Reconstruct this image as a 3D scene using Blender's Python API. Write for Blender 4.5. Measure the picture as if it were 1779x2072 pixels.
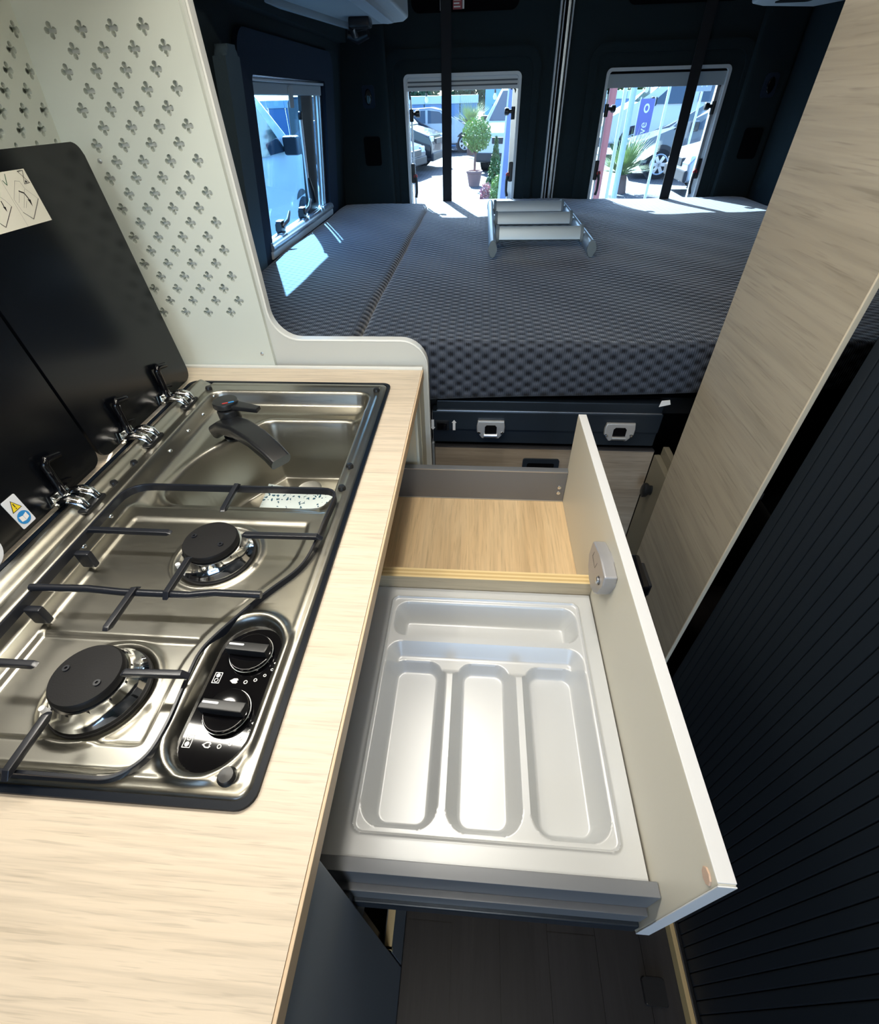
import bpy, bmesh, math, random
import numpy as np
from mathutils import Vector, Matrix

for o in list(bpy.data.objects):
    bpy.data.objects.remove(o, do_unlink=True)
scene = bpy.context.scene
COL = scene.collection
rnd = random.Random(7)

# ------------------------------------------------------------------ camera
cam_d = bpy.data.cameras.new('camera')
cam = bpy.data.objects.new('camera', cam_d)
COL.objects.link(cam)
cam.location = (0.0, 0.0, 1.30)
cam.rotation_mode = 'XYZ'
cam.rotation_euler = (0.8453246, 0.0212004, 0.0721273)
cam_d.sensor_fit = 'HORIZONTAL'
cam_d.sensor_width = 36.0
cam_d.lens = 36.0 * 942.94 / 1779.0
cam_d.clip_start = 0.02
cam_d.clip_end = 300
scene.camera = cam

# ------------------------------------------------------------------ world, sun, exposure
world = bpy.data.worlds.new('world'); scene.world = world
world.use_nodes = True
wn = world.node_tree.nodes; wl = world.node_tree.links
bg = wn['Background']
sky = wn.new('ShaderNodeTexSky')
sky.sky_type = 'NISHITA'
sky.sun_disc = False
sky.sun_elevation = math.radians(37)
sky.sun_rotation = math.radians(-16)
sky.air_density = 1.0; sky.dust_density = 1.5; sky.ozone_density = 2.0
wl.new(sky.outputs[0], bg.inputs[0])
bg.inputs[1].default_value = 0.66

sun_d = bpy.data.lights.new('sun', 'SUN')
sun = bpy.data.objects.new('sun', sun_d); COL.objects.link(sun)
sun.rotation_euler = Vector((0.165, -0.50, -0.38)).to_track_quat('-Z', 'Y').to_euler()
sun_d.energy = 42.0
sun_d.angle = math.radians(0.6)
sun_d.color = (1.0, 0.95, 0.86)

vs = scene.view_settings
vs.view_transform = 'Standard'; vs.look = 'None'; vs.gamma = 1.0; vs.use_curve_mapping = False
vs.exposure = 0.35

def area_lamp(name, loc, size, power, color, aim=(0, 0, -1)):
    d = bpy.data.lights.new(name, 'AREA'); d.shape = 'RECTANGLE'
    d.size, d.size_y = size; d.energy = power; d.color = color
    o = bpy.data.objects.new(name, d); COL.objects.link(o); o.location = loc
    o.rotation_euler = Vector(aim).to_track_quat('-Z', 'Y').to_euler()
    return o
# LED strip under the overhead locker above the worktop, and two ceiling downlights over the aisle
LED = (-0.345, 0.36, 1.463)
area_lamp('led_strip_light', (LED[0], LED[1], LED[2] - 0.012), (0.025, 0.86), 3.8, (1.0, 0.955, 0.86), (0.25, 0, -1))
CEIL_SPOTS = ((-0.02, -0.20), (-0.02, 0.70))
for (sx, sy) in CEIL_SPOTS:
    area_lamp('ceiling_downlight_light', (sx, sy, 1.862), (0.09, 0.09), 2.9, (1.0, 0.93, 0.82))

# ------------------------------------------------------------------ materials
M = {}
def mat(name, col, rough=0.5, metal=0.0, spec=0.5, coat=0.0, emit=None, estr=0.0, bump=None):
    m = bpy.data.materials.new(name); m.use_nodes = True
    b = m.node_tree.nodes['Principled BSDF']
    b.inputs['Base Color'].default_value = (*col, 1)
    b.inputs['Roughness'].default_value = rough
    b.inputs['Metallic'].default_value = metal
    b.inputs['Specular IOR Level'].default_value = spec
    b.inputs['Coat Weight'].default_value = coat
    if emit:
        b.inputs['Emission Color'].default_value = (*emit, 1); b.inputs['Emission Strength'].default_value = estr
    if bump:      # (scale, strength, distance)
        nt = m.node_tree
        tc = nt.nodes.new('ShaderNodeTexCoord'); n = nt.nodes.new('ShaderNodeTexNoise')
        n.inputs['Scale'].default_value = bump[0]; n.inputs['Detail'].default_value = 3
        bp = nt.nodes.new('ShaderNodeBump'); bp.inputs['Strength'].default_value = bump[1]; bp.inputs['Distance'].default_value = bump[2]
        nt.links.new(tc.outputs['Object'], n.inputs['Vector']); nt.links.new(n.outputs['Fac'], bp.inputs['Height'])
        nt.links.new(bp.outputs['Normal'], b.inputs['Normal'])
    M[name] = m
    return m

def ramp(nt, fac, stops):
    r = nt.nodes.new('ShaderNodeValToRGB')
    el = r.color_ramp.elements
    while len(el) < len(stops): el.new(0.5)
    for e, (p, c) in zip(el, stops):
        e.position = p; e.color = (*c, 1) if len(c) == 3 else c
    nt.links.new(fac, r.inputs[0])
    return r.outputs[0]

def mixc(nt, fac, a, b, mode='MIX'):
    n = nt.nodes.new('ShaderNodeMix'); n.data_type = 'RGBA'; n.blend_type = mode
    if isinstance(fac, (int, float)): n.inputs[0].default_value = fac
    else: nt.links.new(fac, n.inputs[0])
    for v, i in ((a, 6), (b, 7)):
        if isinstance(v, tuple): n.inputs[i].default_value = (*v, 1)
        else: nt.links.new(v, n.inputs[i])
    return n.outputs[2]

def wood(name, light, dark, axis='x', rough=0.5, pore=0.35, k=1.0, streak=(0.35, 0.75)):
    """oak decor: long soft figure, fine pores, both running along one axis"""
    m = mat(name, light, rough); nt = m.node_tree; b = nt.nodes['Principled BSDF']
    tc = nt.nodes.new('ShaderNodeTexCoord')
    def noise(along, across, detail, dist):
        mp = nt.nodes.new('ShaderNodeMapping')
        s = [across] * 3; s['xyz'.index(axis)] = along
        mp.inputs['Scale'].default_value = [v * k for v in s]
        nt.links.new(tc.outputs['Object'], mp.inputs['Vector'])
        n = nt.nodes.new('ShaderNodeTexNoise'); n.inputs['Scale'].default_value = 1.0
        n.inputs['Detail'].default_value = detail; n.inputs['Distortion'].default_value = dist
        n.inputs['Roughness'].default_value = 0.6
        nt.links.new(mp.outputs[0], n.inputs['Vector'])
        return n.outputs['Fac']
    big = noise(1.6, 16, 4, 0.9)
    c1 = ramp(nt, big, [(streak[0], light), (streak[1], dark)])
    mid = noise(5, 130, 3, 0.4)
    c2 = mixc(nt, ramp(nt, mid, [(0.42, (1, 1, 1)), (0.70, (0.84, 0.81, 0.77))]), (0, 0, 0), c1, 'MIX')
    fine = noise(14, 330, 2, 0.2)
    mask = ramp(nt, fine, [(0.56, (0, 0, 0)), (0.70, (1, 1, 1))])
    mul = nt.nodes.new('ShaderNodeMath'); mul.operation = 'MULTIPLY'; mul.inputs[1].default_value = pore
    nt.links.new(mask, mul.inputs[0])
    c3 = mixc(nt, mul.outputs[0], c2, tuple(d * 0.45 for d in dark))
    nt.links.new(c3, b.inputs['Base Color'])
    bp = nt.nodes.new('ShaderNodeBump'); bp.inputs['Strength'].default_value = 0.12; bp.inputs['Distance'].default_value = 0.0006
    bp.invert = True
    nt.links.new(fine, bp.inputs['Height']); nt.links.new(bp.outputs[0], b.inputs['Normal'])
    return m

wood('worktop_oak', (0.70, 0.60, 0.475), (0.66, 0.555, 0.425), 'x', 0.42, 0.34, 1.4)
wood('drawer_oak', (0.80, 0.60, 0.36), (0.66, 0.46, 0.25), 'y', 0.5, 0.30)
wood('wall_oak', (0.40, 0.36, 0.285), (0.335, 0.29, 0.22), 'y', 0.55, 0.40, 0.6, (0.30, 0.80))
wood('grey_oak', (0.40, 0.34, 0.27), (0.23, 0.18, 0.13), 'x', 0.55, 0.35)
wood('dark_floor', (0.034, 0.030, 0.030), (0.014, 0.013, 0.014), 'y', 0.45, 0.25)
wood('divider_oak', (0.62, 0.52, 0.36), (0.46, 0.37, 0.25), 'x', 0.5, 0.25)
mat('oak_edge', (0.66, 0.50, 0.33), 0.45)
mat('brown_line', (0.16, 0.10, 0.07), 0.5)
mat('ply_light', (0.80, 0.62, 0.32), 0.6)
mat('ply_mid', (0.62, 0.44, 0.20), 0.6)
mat('panel_white', (0.62, 0.67, 0.63), 0.5)
mat('panel_grey', (0.58, 0.60, 0.58), 0.45)
mat('band_cream', (0.62, 0.56, 0.44), 0.45)
mat('panel_edge', (0.72, 0.74, 0.72), 0.4)
mat('cabinet_grey', (0.25, 0.28, 0.31), 0.45)
mat('beige_shaded', (0.17, 0.155, 0.115), 0.5)  # locker beige, darkened to carry the shadow it stands in
mat('cream', (0.66, 0.63, 0.50), 0.45)
mat('front_ivory', (0.66, 0.63, 0.53), 0.42)
mat('front_edge', (0.80, 0.81, 0.82), 0.35)
mat('rail_metal', (0.17, 0.18, 0.195), 0.40, 0.2, bump=(900, 0.05, 0.0002))
mat('rail_lip', (0.62, 0.63, 0.64), 0.3, 0.8)
mat('tray_plastic', (0.61, 0.63, 0.645), 0.34, 0.18, bump=(1500, 0.06, 0.0002))
mat('chrome', (0.80, 0.81, 0.82), 0.08, 1.0)
mat('satin_silver', (0.62, 0.64, 0.66), 0.3, 0.9)
mat('lock_grey', (0.42, 0.42, 0.44), 0.4, 0.4)
mat('lock_dark', (0.04, 0.04, 0.045), 0.5)
mat('cap_brown', (0.62, 0.44, 0.33), 0.55)
mat('black_plastic', (0.010, 0.011, 0.013), 0.35)
mat('black_gloss', (0.003, 0.003, 0.004), 0.05, spec=0.4)
mat('black_glass', (0.002, 0.0026, 0.004), 0.20, spec=0.45)
mat('black_matt', (0.007, 0.007, 0.008), 0.55, spec=0.3, bump=(700, 0.25, 0.0004))
mat('black_enamel', (0.012, 0.014, 0.02), 0.28, spec=0.6)
mat('seal_black', (0.003, 0.006, 0.012), 0.4, spec=0.15)
mat('print_white', (0.85, 0.85, 0.85), 0.5)
mat('print_black', (0.01, 0.01, 0.012), 0.5)
mat('print_grey', (0.30, 0.30, 0.30), 0.5)
mat('print_green', (0.01, 0.12, 0.06), 0.5)
mat('sticker', (0.80, 0.79, 0.70), 0.45)
mat('sticker_white', (0.72, 0.75, 0.80), 0.4)
mat('yellow', (0.85, 0.66, 0.02), 0.5)
mat('sign_blue', (0.02, 0.25, 0.62), 0.5)
mat('red', (0.45, 0.03, 0.03), 0.4)
mat('label_red', (0.40, 0.07, 0.09), 0.5)
mat('trim_fabric', (0.017, 0.027, 0.031), 0.95, spec=0.15, bump=(260, 0.5, 0.002))
mat('trim_fabric_soft', (0.075, 0.115, 0.140), 0.95, spec=0.15, bump=(260, 0.5, 0.002))
mat('pad_fabric', (0.018, 0.030, 0.052), 0.9, spec=0.2, bump=(300, 0.4, 0.002))
mat('strap', (0.006, 0.007, 0.010), 0.8)
mat('void_black', (0.002, 0.002, 0.003), 0.9, spec=0.1)
mat('frame_metal', (0.030, 0.042, 0.058), 0.32, 0.5)
mat('frame_white', (0.60, 0.64, 0.66), 0.4)
mat('frame_groove', (0.06, 0.08, 0.10), 0.5)
mat('window_alu', (0.70, 0.73, 0.76), 0.25, 0.7)
mat('blind_grey', (0.36, 0.42, 0.45), 0.5)
mat('ladder_alu', (0.46, 0.56, 0.64), 0.45, 0.6)
mat('ladder_cap', (0.17, 0.22, 0.26), 0.5)
mat('tambour', (0.009, 0.014, 0.021), 0.55, spec=0.35, bump=(800, 0.15, 0.0004))
mat('locker_plastic', (0.42, 0.45, 0.46), 0.6, bump=(500, 0.2, 0.0006))
mat('ceiling_panel', (0.62, 0.62, 0.58), 0.7)
mat('handle_cast', (0.62, 0.63, 0.64), 0.35, 0.6)
mat('led_glow', (0.9, 0.85, 0.7), 0.5, emit=(1.0, 0.88, 0.66), estr=9.0)

def steel(name):
    m = mat(name, (0.39, 0.38, 0.335), 0.30, 1.0); nt = m.node_tree; b = nt.nodes['Principled BSDF']
    tc = nt.nodes.new('ShaderNodeTexCoord'); mp = nt.nodes.new('ShaderNodeMapping')
    mp.inputs['Scale'].default_value = (60, 1400, 60)
    n = nt.nodes.new('ShaderNodeTexNoise'); n.inputs['Scale'].default_value = 1; n.inputs['Detail'].default_value = 2
    nt.links.new(tc.outputs['Object'], mp.inputs[0]); nt.links.new(mp.outputs[0], n.inputs['Vector'])
    r = nt.nodes.new('ShaderNodeMapRange'); r.inputs[3].default_value = 0.24; r.inputs[4].default_value = 0.42
    nt.links.new(n.outputs['Fac'], r.inputs[0]); nt.links.new(r.outputs[0], b.inputs['Roughness'])
    bp = nt.nodes.new('ShaderNodeBump'); bp.inputs['Strength'].default_value = 0.04; bp.inputs['Distance'].default_value = 0.0002
    nt.links.new(n.outputs['Fac'], bp.inputs['Height']); nt.links.new(bp.outputs[0], b.inputs['Normal'])
    return m
steel('steel')

def weave(name):
    """mattress cover: staggered lens-shaped cushions between darker ribbing"""
    m = mat(name, (0.05, 0.06, 0.08), 0.8, spec=0.25); nt = m.node_tree; b = nt.nodes['Principled BSDF']
    tc = nt.nodes.new('ShaderNodeTexCoord'); sep = nt.nodes.new('ShaderNodeSeparateXYZ')
    wob = nt.nodes.new('ShaderNodeTexNoise'); wob.inputs['Scale'].default_value = 5
    nt.links.new(tc.outputs['Object'], wob.inputs['Vector'])
    add = nt.nodes.new('ShaderNodeVectorMath'); add.operation = 'MULTIPLY_ADD'
    add.inputs[1].default_value = (0.012, 0.012, 0.012)
    nt.links.new(wob.outputs['Color'], add.inputs[0]); nt.links.new(tc.outputs['Object'], add.inputs[2])
    nt.links.new(add.outputs[0], sep.inputs[0])
    def mth(op, a, c=None):
        n = nt.nodes.new('ShaderNodeMath'); n.operation = op
        for i, v in ((0, a), (1, c)):
            if v is None: continue
            if isinstance(v, (int, float)): n.inputs[i].default_value = v
            else: nt.links.new(v, n.inputs[i])
        return n.outputs[0]
    yz = mth('ADD', sep.outputs[1], sep.outputs[2])
    cx_ = mth('COSINE', mth('MULTIPLY', sep.outputs[0], 2 * math.pi / 0.036))
    cy_ = mth('COSINE', mth('MULTIPLY', yz, math.pi / 0.0122))
    h = mth('MULTIPLY', cx_, cy_)
    rib = mth('MULTIPLY', mth('COSINE', mth('MULTIPLY', sep.outputs[0], 2 * math.pi / 0.0042)), 0.24)
    hh = mth('ADD', h, rib)
    nrm = mth('MULTIPLY_ADD', hh, 0.5)
    nt.nodes[-1].inputs[2].default_value = 0.5
    col = ramp(nt, nrm, [(0.08, (0.006, 0.008, 0.014)), (0.34, (0.032, 0.042, 0.062)), (0.88, (0.070, 0.084, 0.116))])  # charcoal cloth with the blue of the daylight mixed into its colours
    nt.links.new(col, b.inputs['Base Color'])
    bp = nt.nodes.new('ShaderNodeBump'); bp.inputs['Strength'].default_value = 0.55; bp.inputs['Distance'].default_value = 0.004
    nt.links.new(nrm, bp.inputs['Height']); nt.links.new(bp.outputs[0], b.inputs['Normal'])
    b.inputs['Sheen Weight'].default_value = 0.45; b.inputs['Sheen Roughness'].default_value = 0.35
    return m
weave('mattress_cover')

def leaflet(name):
    m = mat(name, (0.72, 0.80, 0.80), 0.6); nt = m.node_tree; b = nt.nodes['Principled BSDF']
    tc = nt.nodes.new('ShaderNodeTexCoord'); v = nt.nodes.new('ShaderNodeTexVoronoi'); v.inputs['Scale'].default_value = 120
    n = nt.nodes.new('ShaderNodeTexNoise'); n.inputs['Scale'].default_value = 260; n.inputs['Detail'].default_value = 0
    nt.links.new(tc.outputs['Object'], v.inputs['Vector']); nt.links.new(tc.outputs['Object'], n.inputs['Vector'])
    a = nt.nodes.new('ShaderNodeMath'); a.operation = 'MULTIPLY_ADD'; a.inputs[1].default_value = 0.9
    nt.links.new(n.outputs['Fac'], a.inputs[0]); nt.links.new(v.outputs['Distance'], a.inputs[2])
    c = ramp(nt, a.outputs[0], [(0.70, (0.02, 0.10, 0.16)), (0.74, (0.72, 0.82, 0.83))])
    nt.links.new(c, b.inputs['Base Color'])
leaflet('leaflet')

def glass(name, tint, gloss=0.06):
    m = bpy.data.materials.new(name); m.use_nodes = True; nt = m.node_tree
    nt.nodes.remove(nt.nodes['Principled BSDF']); out = nt.nodes['Material Output']
    t = nt.nodes.new('ShaderNodeBsdfTransparent'); t.inputs[0].default_value = (*tint, 1)
    g = nt.nodes.new('ShaderNodeBsdfGlossy'); g.inputs['Roughness'].default_value = 0.02
    lw = nt.nodes.new('ShaderNodeLayerWeight'); lw.inputs[0].default_value = 0.5
    pw_ = nt.nodes.new('ShaderNodeMath'); pw_.operation = 'POWER'; pw_.inputs[1].default_value = 5.0
    fr = nt.nodes.new('ShaderNodeMath'); fr.operation = 'MULTIPLY_ADD'; fr.inputs[1].default_value = 0.45; fr.inputs[2].default_value = 0.02
    nt.links.new(lw.outputs['Facing'], pw_.inputs[0]); nt.links.new(pw_.outputs[0], fr.inputs[0])
    mx = nt.nodes.new('ShaderNodeMixShader')
    nt.links.new(fr.outputs[0], mx.inputs[0]); nt.links.new(t.outputs[0], mx.inputs[1]); nt.links.new(g.outputs[0], mx.inputs[2])
    nt.links.new(mx.outputs[0], out.inputs[0])
    M[name] = m
glass('rear_glass', (0.74, 0.88, 1.0))
glass('side_glass', (0.50, 0.77, 1.0))

# ------------------------------------------------------------------ mesh helpers
def smooth(a, b, x):
    t = np.clip((x - a) / (b - a), 0, 1); return t * t * (3 - 2 * t)

class MB:
    def __init__(s): s.v = []; s.f = []
    def add(s, vs_, fs_):
        o = len(s.v); s.v += [tuple(p) for p in vs_]; s.f += [tuple(i + o for i in f) for f in fs_]; return s
    def addbm(s, bm):
        bm.verts.index_update(); s.add([v.co[:] for v in bm.verts], [[v.index for v in f.verts] for f in bm.faces]); bm.free(); return s
    def box(s, x0, x1, y0, y1, z0, z1, b=0.0, seg=2):
        if b <= 0:
            vs_ = [(x, y, z) for x in (x0, x1) for y in (y0, y1) for z in (z0, z1)]
            return s.add(vs_, [(0, 1, 3, 2), (4, 6, 7, 5), (0, 4, 5, 1), (2, 3, 7, 6), (0, 2, 6, 4), (1, 5, 7, 3)])
        bm = bmesh.new(); bmesh.ops.create_cube(bm, size=1)
        for v in bm.verts:
            v.co = ((x0 + x1) / 2 + v.co.x * (x1 - x0), (y0 + y1) / 2 + v.co.y * (y1 - y0), (z0 + z1) / 2 + v.co.z * (z1 - z0))
        bmesh.ops.bevel(bm, geom=bm.edges[:], offset=b, segments=seg, profile=0.5, affect='EDGES', clamp_overlap=True)
        return s.addbm(bm)
    def prism(s, pts, a, b, mp, bev=0.0, seg=2):
        """polygon pts (u,v) extruded in w from a to b; mp(u,v,w) -> world"""
        n = len(pts); bm = bmesh.new()
        A = [bm.verts.new((u, v, a)) for u, v in pts]; B = [bm.verts.new((u, v, b)) for u, v in pts]
        bm.faces.new(A[::-1]); bm.faces.new(B)
        for i in range(n): bm.faces.new((A[i], A[(i + 1) % n], B[(i + 1) % n], B[i]))
        if bev > 0:
            es = [e for e in bm.edges if abs(e.verts[0].co.z - e.verts[1].co.z) < 1e-9]
            bmesh.ops.bevel(bm, geom=es, offset=bev, segments=seg, profile=0.5, affect='EDGES', clamp_overlap=True)
        for v in bm.verts: v.co = mp(v.co.x, v.co.y, v.co.z)
        bmesh.ops.recalc_face_normals(bm, faces=bm.faces[:])
        return s.addbm(bm)
    def ring(s, outer, inner, a, b, mp):
        n = len(outer)
        vs_ = [mp(u, v, w) for w in (a, b) for poly in (outer, inner) for u, v in poly]
        f = []
        for i in range(n):
            j = (i + 1) % n
            f += [(2*n+i, 2*n+j, 3*n+j, 3*n+i), (i, n+i, n+j, j), (i, j, 2*n+j, 2*n+i), (n+i, 3*n+i, 3*n+j, n+j)]
        return s.add(vs_, f)
    def tube(s, pts, r, seg=8, closed=False, sy=1.0, caps=True, up=None):
        pts = [Vector(p) for p in pts]; n = len(pts); rings = []
        rr = r if isinstance(r, (list, tuple)) else [r] * n
        prev = None
        for i, p in enumerate(pts):
            if closed: t = pts[(i + 1) % n] - pts[i - 1]
            else: t = pts[min(i + 1, n - 1)] - pts[max(i - 1, 0)]
            t.normalize()
            if prev is None:
                ref = Vector(up) if up else (Vector((0, 0, 1)) if abs(t.z) < 0.9 else Vector((1, 0, 0)))
            else: ref = prev
            a = (ref - t * ref.dot(t)).normalized(); bb = t.cross(a); prev = a
            rings.append([p + (a * math.cos(2*math.pi*k/seg) * rr[i] + bb * math.sin(2*math.pi*k/seg) * rr[i] * sy) for k in range(seg)])
        vs_ = [q[:] for ring_ in rings for q in ring_]; f = []
        for i in range(n if closed else n - 1):
            j = (i + 1) % n
            for k in range(seg):
                l = (k + 1) % seg
                f.append((i*seg+k, i*seg+l, j*seg+l, j*seg+k))
        if caps and not closed:
            f.append(tuple(range(seg))[::-1]); f.append(tuple((n-1)*seg + k for k in range(seg)))
        return s.add(vs_, f)
    def lathe(s, prof, c, seg=32, mp=None):
        """profile (r, h) about an axis through c (default +z)"""
        vs_ = []; f = []; m = len(prof)
        for r, h in prof:
            for k in range(seg):
                a = 2 * math.pi * k / seg
                q = (c[0] + r * math.cos(a), c[1] + r * math.sin(a), c[2] + h)
                vs_.append(mp(r * math.cos(a), r * math.sin(a), h) if mp else q)
        for i in range(m - 1):
            for k in range(seg):
                l = (k + 1) % seg
                f.append((i*seg+k, i*seg+l, (i+1)*seg+l, (i+1)*seg+k))
        if prof[-1][0] > 1e-6: f.append(tuple((m-1)*seg+k for k in range(seg)))
        if prof[0][0] > 1e-6: f.append(tuple(range(seg))[::-1])
        return s.add(vs_, f)
    def cyl(s, p0, p1, r, seg=12): return s.tube([p0, p1], r, seg)
    def strip(s, pts, w, h, mp):
        """flat printed line: polyline (u,v) of width w lying h above mp's surface"""
        for (a, b) in zip(pts[:-1], pts[1:]):
            d = Vector((b[0]-a[0], b[1]-a[1])); 
            if d.length < 1e-9: continue
            d.normalize(); n = Vector((-d.y, d.x)) * w / 2; e = d * w * 0.4
            q = [(a[0]-e.x+n.x, a[1]-e.y+n.y), (a[0]-e.x-n.x, a[1]-e.y-n.y), (b[0]+e.x-n.x, b[1]+e.y-n.y), (b[0]+e.x+n.x, b[1]+e.y+n.y)]
            s.poly(q, h, mp)
        return s
    def poly(s, q, h, mp):
        n = len(q); return s.add([mp(u, v, h) for u, v in q], [tuple(range(n))])

def rrect(x0, x1, y0, y1, r, n=6):
    out = []
    for cx, cy, a0 in ((x1-r, y1-r, 0), (x0+r, y1-r, 90), (x0+r, y0+r, 180), (x1-r, y0+r, 270)):
        for k in range(n + 1):
            a = math.radians(a0 + 90 * k / n); out.append((cx + r * math.cos(a), cy + r * math.sin(a)))
    return out
def chaikin(p, it=2):
    for _ in range(it):
        q = []
        for i in range(len(p)):
            a, b = p[i], p[(i + 1) % len(p)]
            q += [(a[0]*.75+b[0]*.25, a[1]*.75+b[1]*.25), (a[0]*.25+b[0]*.75, a[1]*.25+b[1]*.75)]
        p = q
    return p
def fillet(poly, r, n=5):
    out = []; m = len(poly)
    for i in range(m):
        p = Vector(poly[i]); a = Vector(poly[i-1]) - p; b = Vector(poly[(i+1) % m]) - p
        rr = r[i] if isinstance(r, (list, tuple)) else r
        t = min(rr, a.length*0.48, b.length*0.48); p0 = p + a.normalized()*t; p1 = p + b.normalized()*t
        for k in range(n+1):
            u = k/n; q = p0*(1-u)**2 + p*2*u*(1-u) + p1*u*u; out.append((q.x, q.y))
    return out
def circle(cx, cy, r, n=20): return [(cx + r*math.cos(2*math.pi*k/n), cy + r*math.sin(2*math.pi*k/n)) for k in range(n)]
XY = lambda u, v, w: (u, v, w)
XZ = lambda u, v, w: (u, w, v)      # w along y
YZ = lambda u, v, w: (w, u, v)      # w along x

def hole_plate(mb, x0, x1, y0, y1, hole, a, b, mp):
    """rectangle with a star-shaped hole, extruded from a to b"""
    cx = sum(p[0] for p in hole) / len(hole); cy = sum(p[1] for p in hole) / len(hole)
    def hit(ang):
        dx, dy = math.cos(ang), math.sin(ang); t = 1e9
        if dx > 1e-9: t = min(t, (x1 - cx) / dx)
        if dx < -1e-9: t = min(t, (x0 - cx) / dx)
        if dy > 1e-9: t = min(t, (y1 - cy) / dy)
        if dy < -1e-9: t = min(t, (y0 - cy) / dy)
        return (cx + dx * t, cy + dy * t)
    hp = [(math.atan2(p[1]-cy, p[0]-cx) % (2*math.pi), p) for p in hole]; hp.sort()
    def rad(ang):
        n = len(hp)
        for i in range(n):
            a0, p0 = hp[i]; a1, p1 = hp[(i+1) % n]
            if i == n - 1: a1 += 2*math.pi
            aa = ang if ang >= a0 else ang + 2*math.pi
            if a0 <= aa <= a1:
                d = (math.cos(ang), math.sin(ang)); e = (p1[0]-p0[0], p1[1]-p0[1])
                den = d[0]*e[1]-d[1]*e[0]
                if abs(den) < 1e-12: return p0
                t = ((p0[0]-cx)*e[1]-(p0[1]-cy)*e[0]) / den
                return (cx + d[0]*t, cy + d[1]*t)
        return hp[0][1]
    L = [(a_, hit(a_), p) for a_, p in hp]
    for c in ((x0, y0), (x1, y0), (x1, y1), (x0, y1)):
        a_ = math.atan2(c[1]-cy, c[0]-cx) % (2*math.pi); L.append((a_, c, rad(a_)))
    L.sort(key=lambda t: t[0])
    M_ = [L[0]]
    for t in L[1:]:
        if t[0] - M_[-1][0] > 1e-6: M_.append(t)
    mb.ring([t[1] for t in M_], [t[2] for t in M_], a, b, mp)

# ------------------------------------------------------------------ object helpers
LOC = {}
def tag(o, label=None, cat=None, group=None, kind=None):
    if label: o['label'] = label
    if cat: o['category'] = cat
    if group: o['group'] = group
    if kind: o['kind'] = kind
    return o
def thing(name, label, cat, loc, group=None, kind=None):
    o = bpy.data.objects.new(name, None); COL.objects.link(o); o.location = loc
    o.empty_display_size = 0.05
    LOC[o.name] = Vector(loc)
    return tag(o, label, cat, group, kind)
def obj(name, mb, m, parent=None, sm=None, label=None, cat=None, group=None, kind=None, origin=None):
    V = np.array(mb.v, float)
    if parent is not None: org = LOC[parent.name]
    elif origin is not None: org = Vector(origin)
    else: org = Vector(((V[:, 0].min()+V[:, 0].max())/2, (V[:, 1].min()+V[:, 1].max())/2, V[:, 2].min()))
    me = bpy.data.meshes.new(name)
    me.from_pydata((V - np.array(org[:])).tolist(), [], mb.f); me.update()
    me.materials.append(M[m] if isinstance(m, str) else m)
    if sm is not None:
        me.shade_smooth(); me.set_sharp_from_angle(angle=math.radians(sm))
    o = bpy.data.objects.new(name, me); COL.objects.link(o)
    if sm is not None and len(mb.v) < 3000:
        wn_ = o.modifiers.new('weighted_normals', 'WEIGHTED_NORMAL'); wn_.keep_sharp = True; wn_.weight = 100
    LOC[o.name] = org
    if parent is not None: o.parent = parent
    else: o.location = org
    return tag(o, label, cat, group, kind)
def struct(name, mb, m, sm=None, parent=None):
    return obj(name, mb, m, parent, sm, kind='structure' if parent is None else None)
def B(*a, **k): return MB().box(*a, **k)

def text_mb(txt, size, mp, h=0.0, align='CENTER'):
    cu = bpy.data.curves.new('lettering', 'FONT'); cu.body = txt; cu.size = size
    cu.align_x = align; cu.align_y = 'CENTER'
    to = bpy.data.objects.new('lettering', cu); COL.objects.link(to)
    dg = bpy.context.evaluated_depsgraph_get(); me = to.evaluated_get(dg).to_mesh()
    mb = MB().add([mp(v.co.x, v.co.y, h) for v in me.vertices], [tuple(p.vertices) for p in me.polygons])
    to.evaluated_get(dg).to_mesh_clear(); bpy.data.objects.remove(to, do_unlink=True); bpy.data.curves.remove(cu)
    return mb

#PART2
# ================================================================== THE SETTING
def xk(z): return -0.652 + 0.10 * (z - 1.27)          # kitchen wall, leaning like the van body
def xw(z): return -0.660 + 0.12 * (z - 0.93)          # rear wall with the side window
floor = struct('floor', B(-0.70, 1.25, -1.6, 2.74, -0.03, -0.003), 'dark_floor')
px = [-0.105, -0.012, 0.086, 0.184, 0.282, 0.372, 0.440]
for i in range(6):
    y = -0.62 + 0.19 * (i % 3)
    while y < 0.93:
        y1 = min(y + 0.78, 0.93)
        if y1 - y > 0.02:
            obj('plank', B(px[i] + 0.0008, px[i+1] - 0.0008, y + 0.0008, y1 - 0.0008, -0.004, 0.0), 'dark_floor', floor)
        y = y1
struct('ceiling', B(-0.72, 1.26, -1.6, 2.74, 1.87, 1.90), 'ceiling_panel')
def slanted(y0, y1, z0, z1, fx, t):
    return MB().add([(fx(z)+w, y, z) for w in (0, -t) for y in (y0, y1) for z in (z0, z1)],
                    [(0, 2, 3, 1), (4, 5, 7, 6), (0, 1, 5, 4), (2, 6, 7, 3), (0, 4, 6, 2), (1, 3, 7, 5)])
struct('wall_left', slanted(-1.6, 0.56, -0.01, 1.88, lambda z: xk(z) - 0.011, 0.03), 'trim_fabric')  # unseen near stretch, given dark cloth to darken reflections in hob and lids
struct('wall_left', slanted(0.56, 0.905, -0.01, 1.88, lambda z: xk(z) - 0.011, 0.03), 'panel_white')
SW = lambda u, v, w: (xw(v) + w, u, v)                # side wall mapping: u=y, v=z, w=into the room
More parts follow.
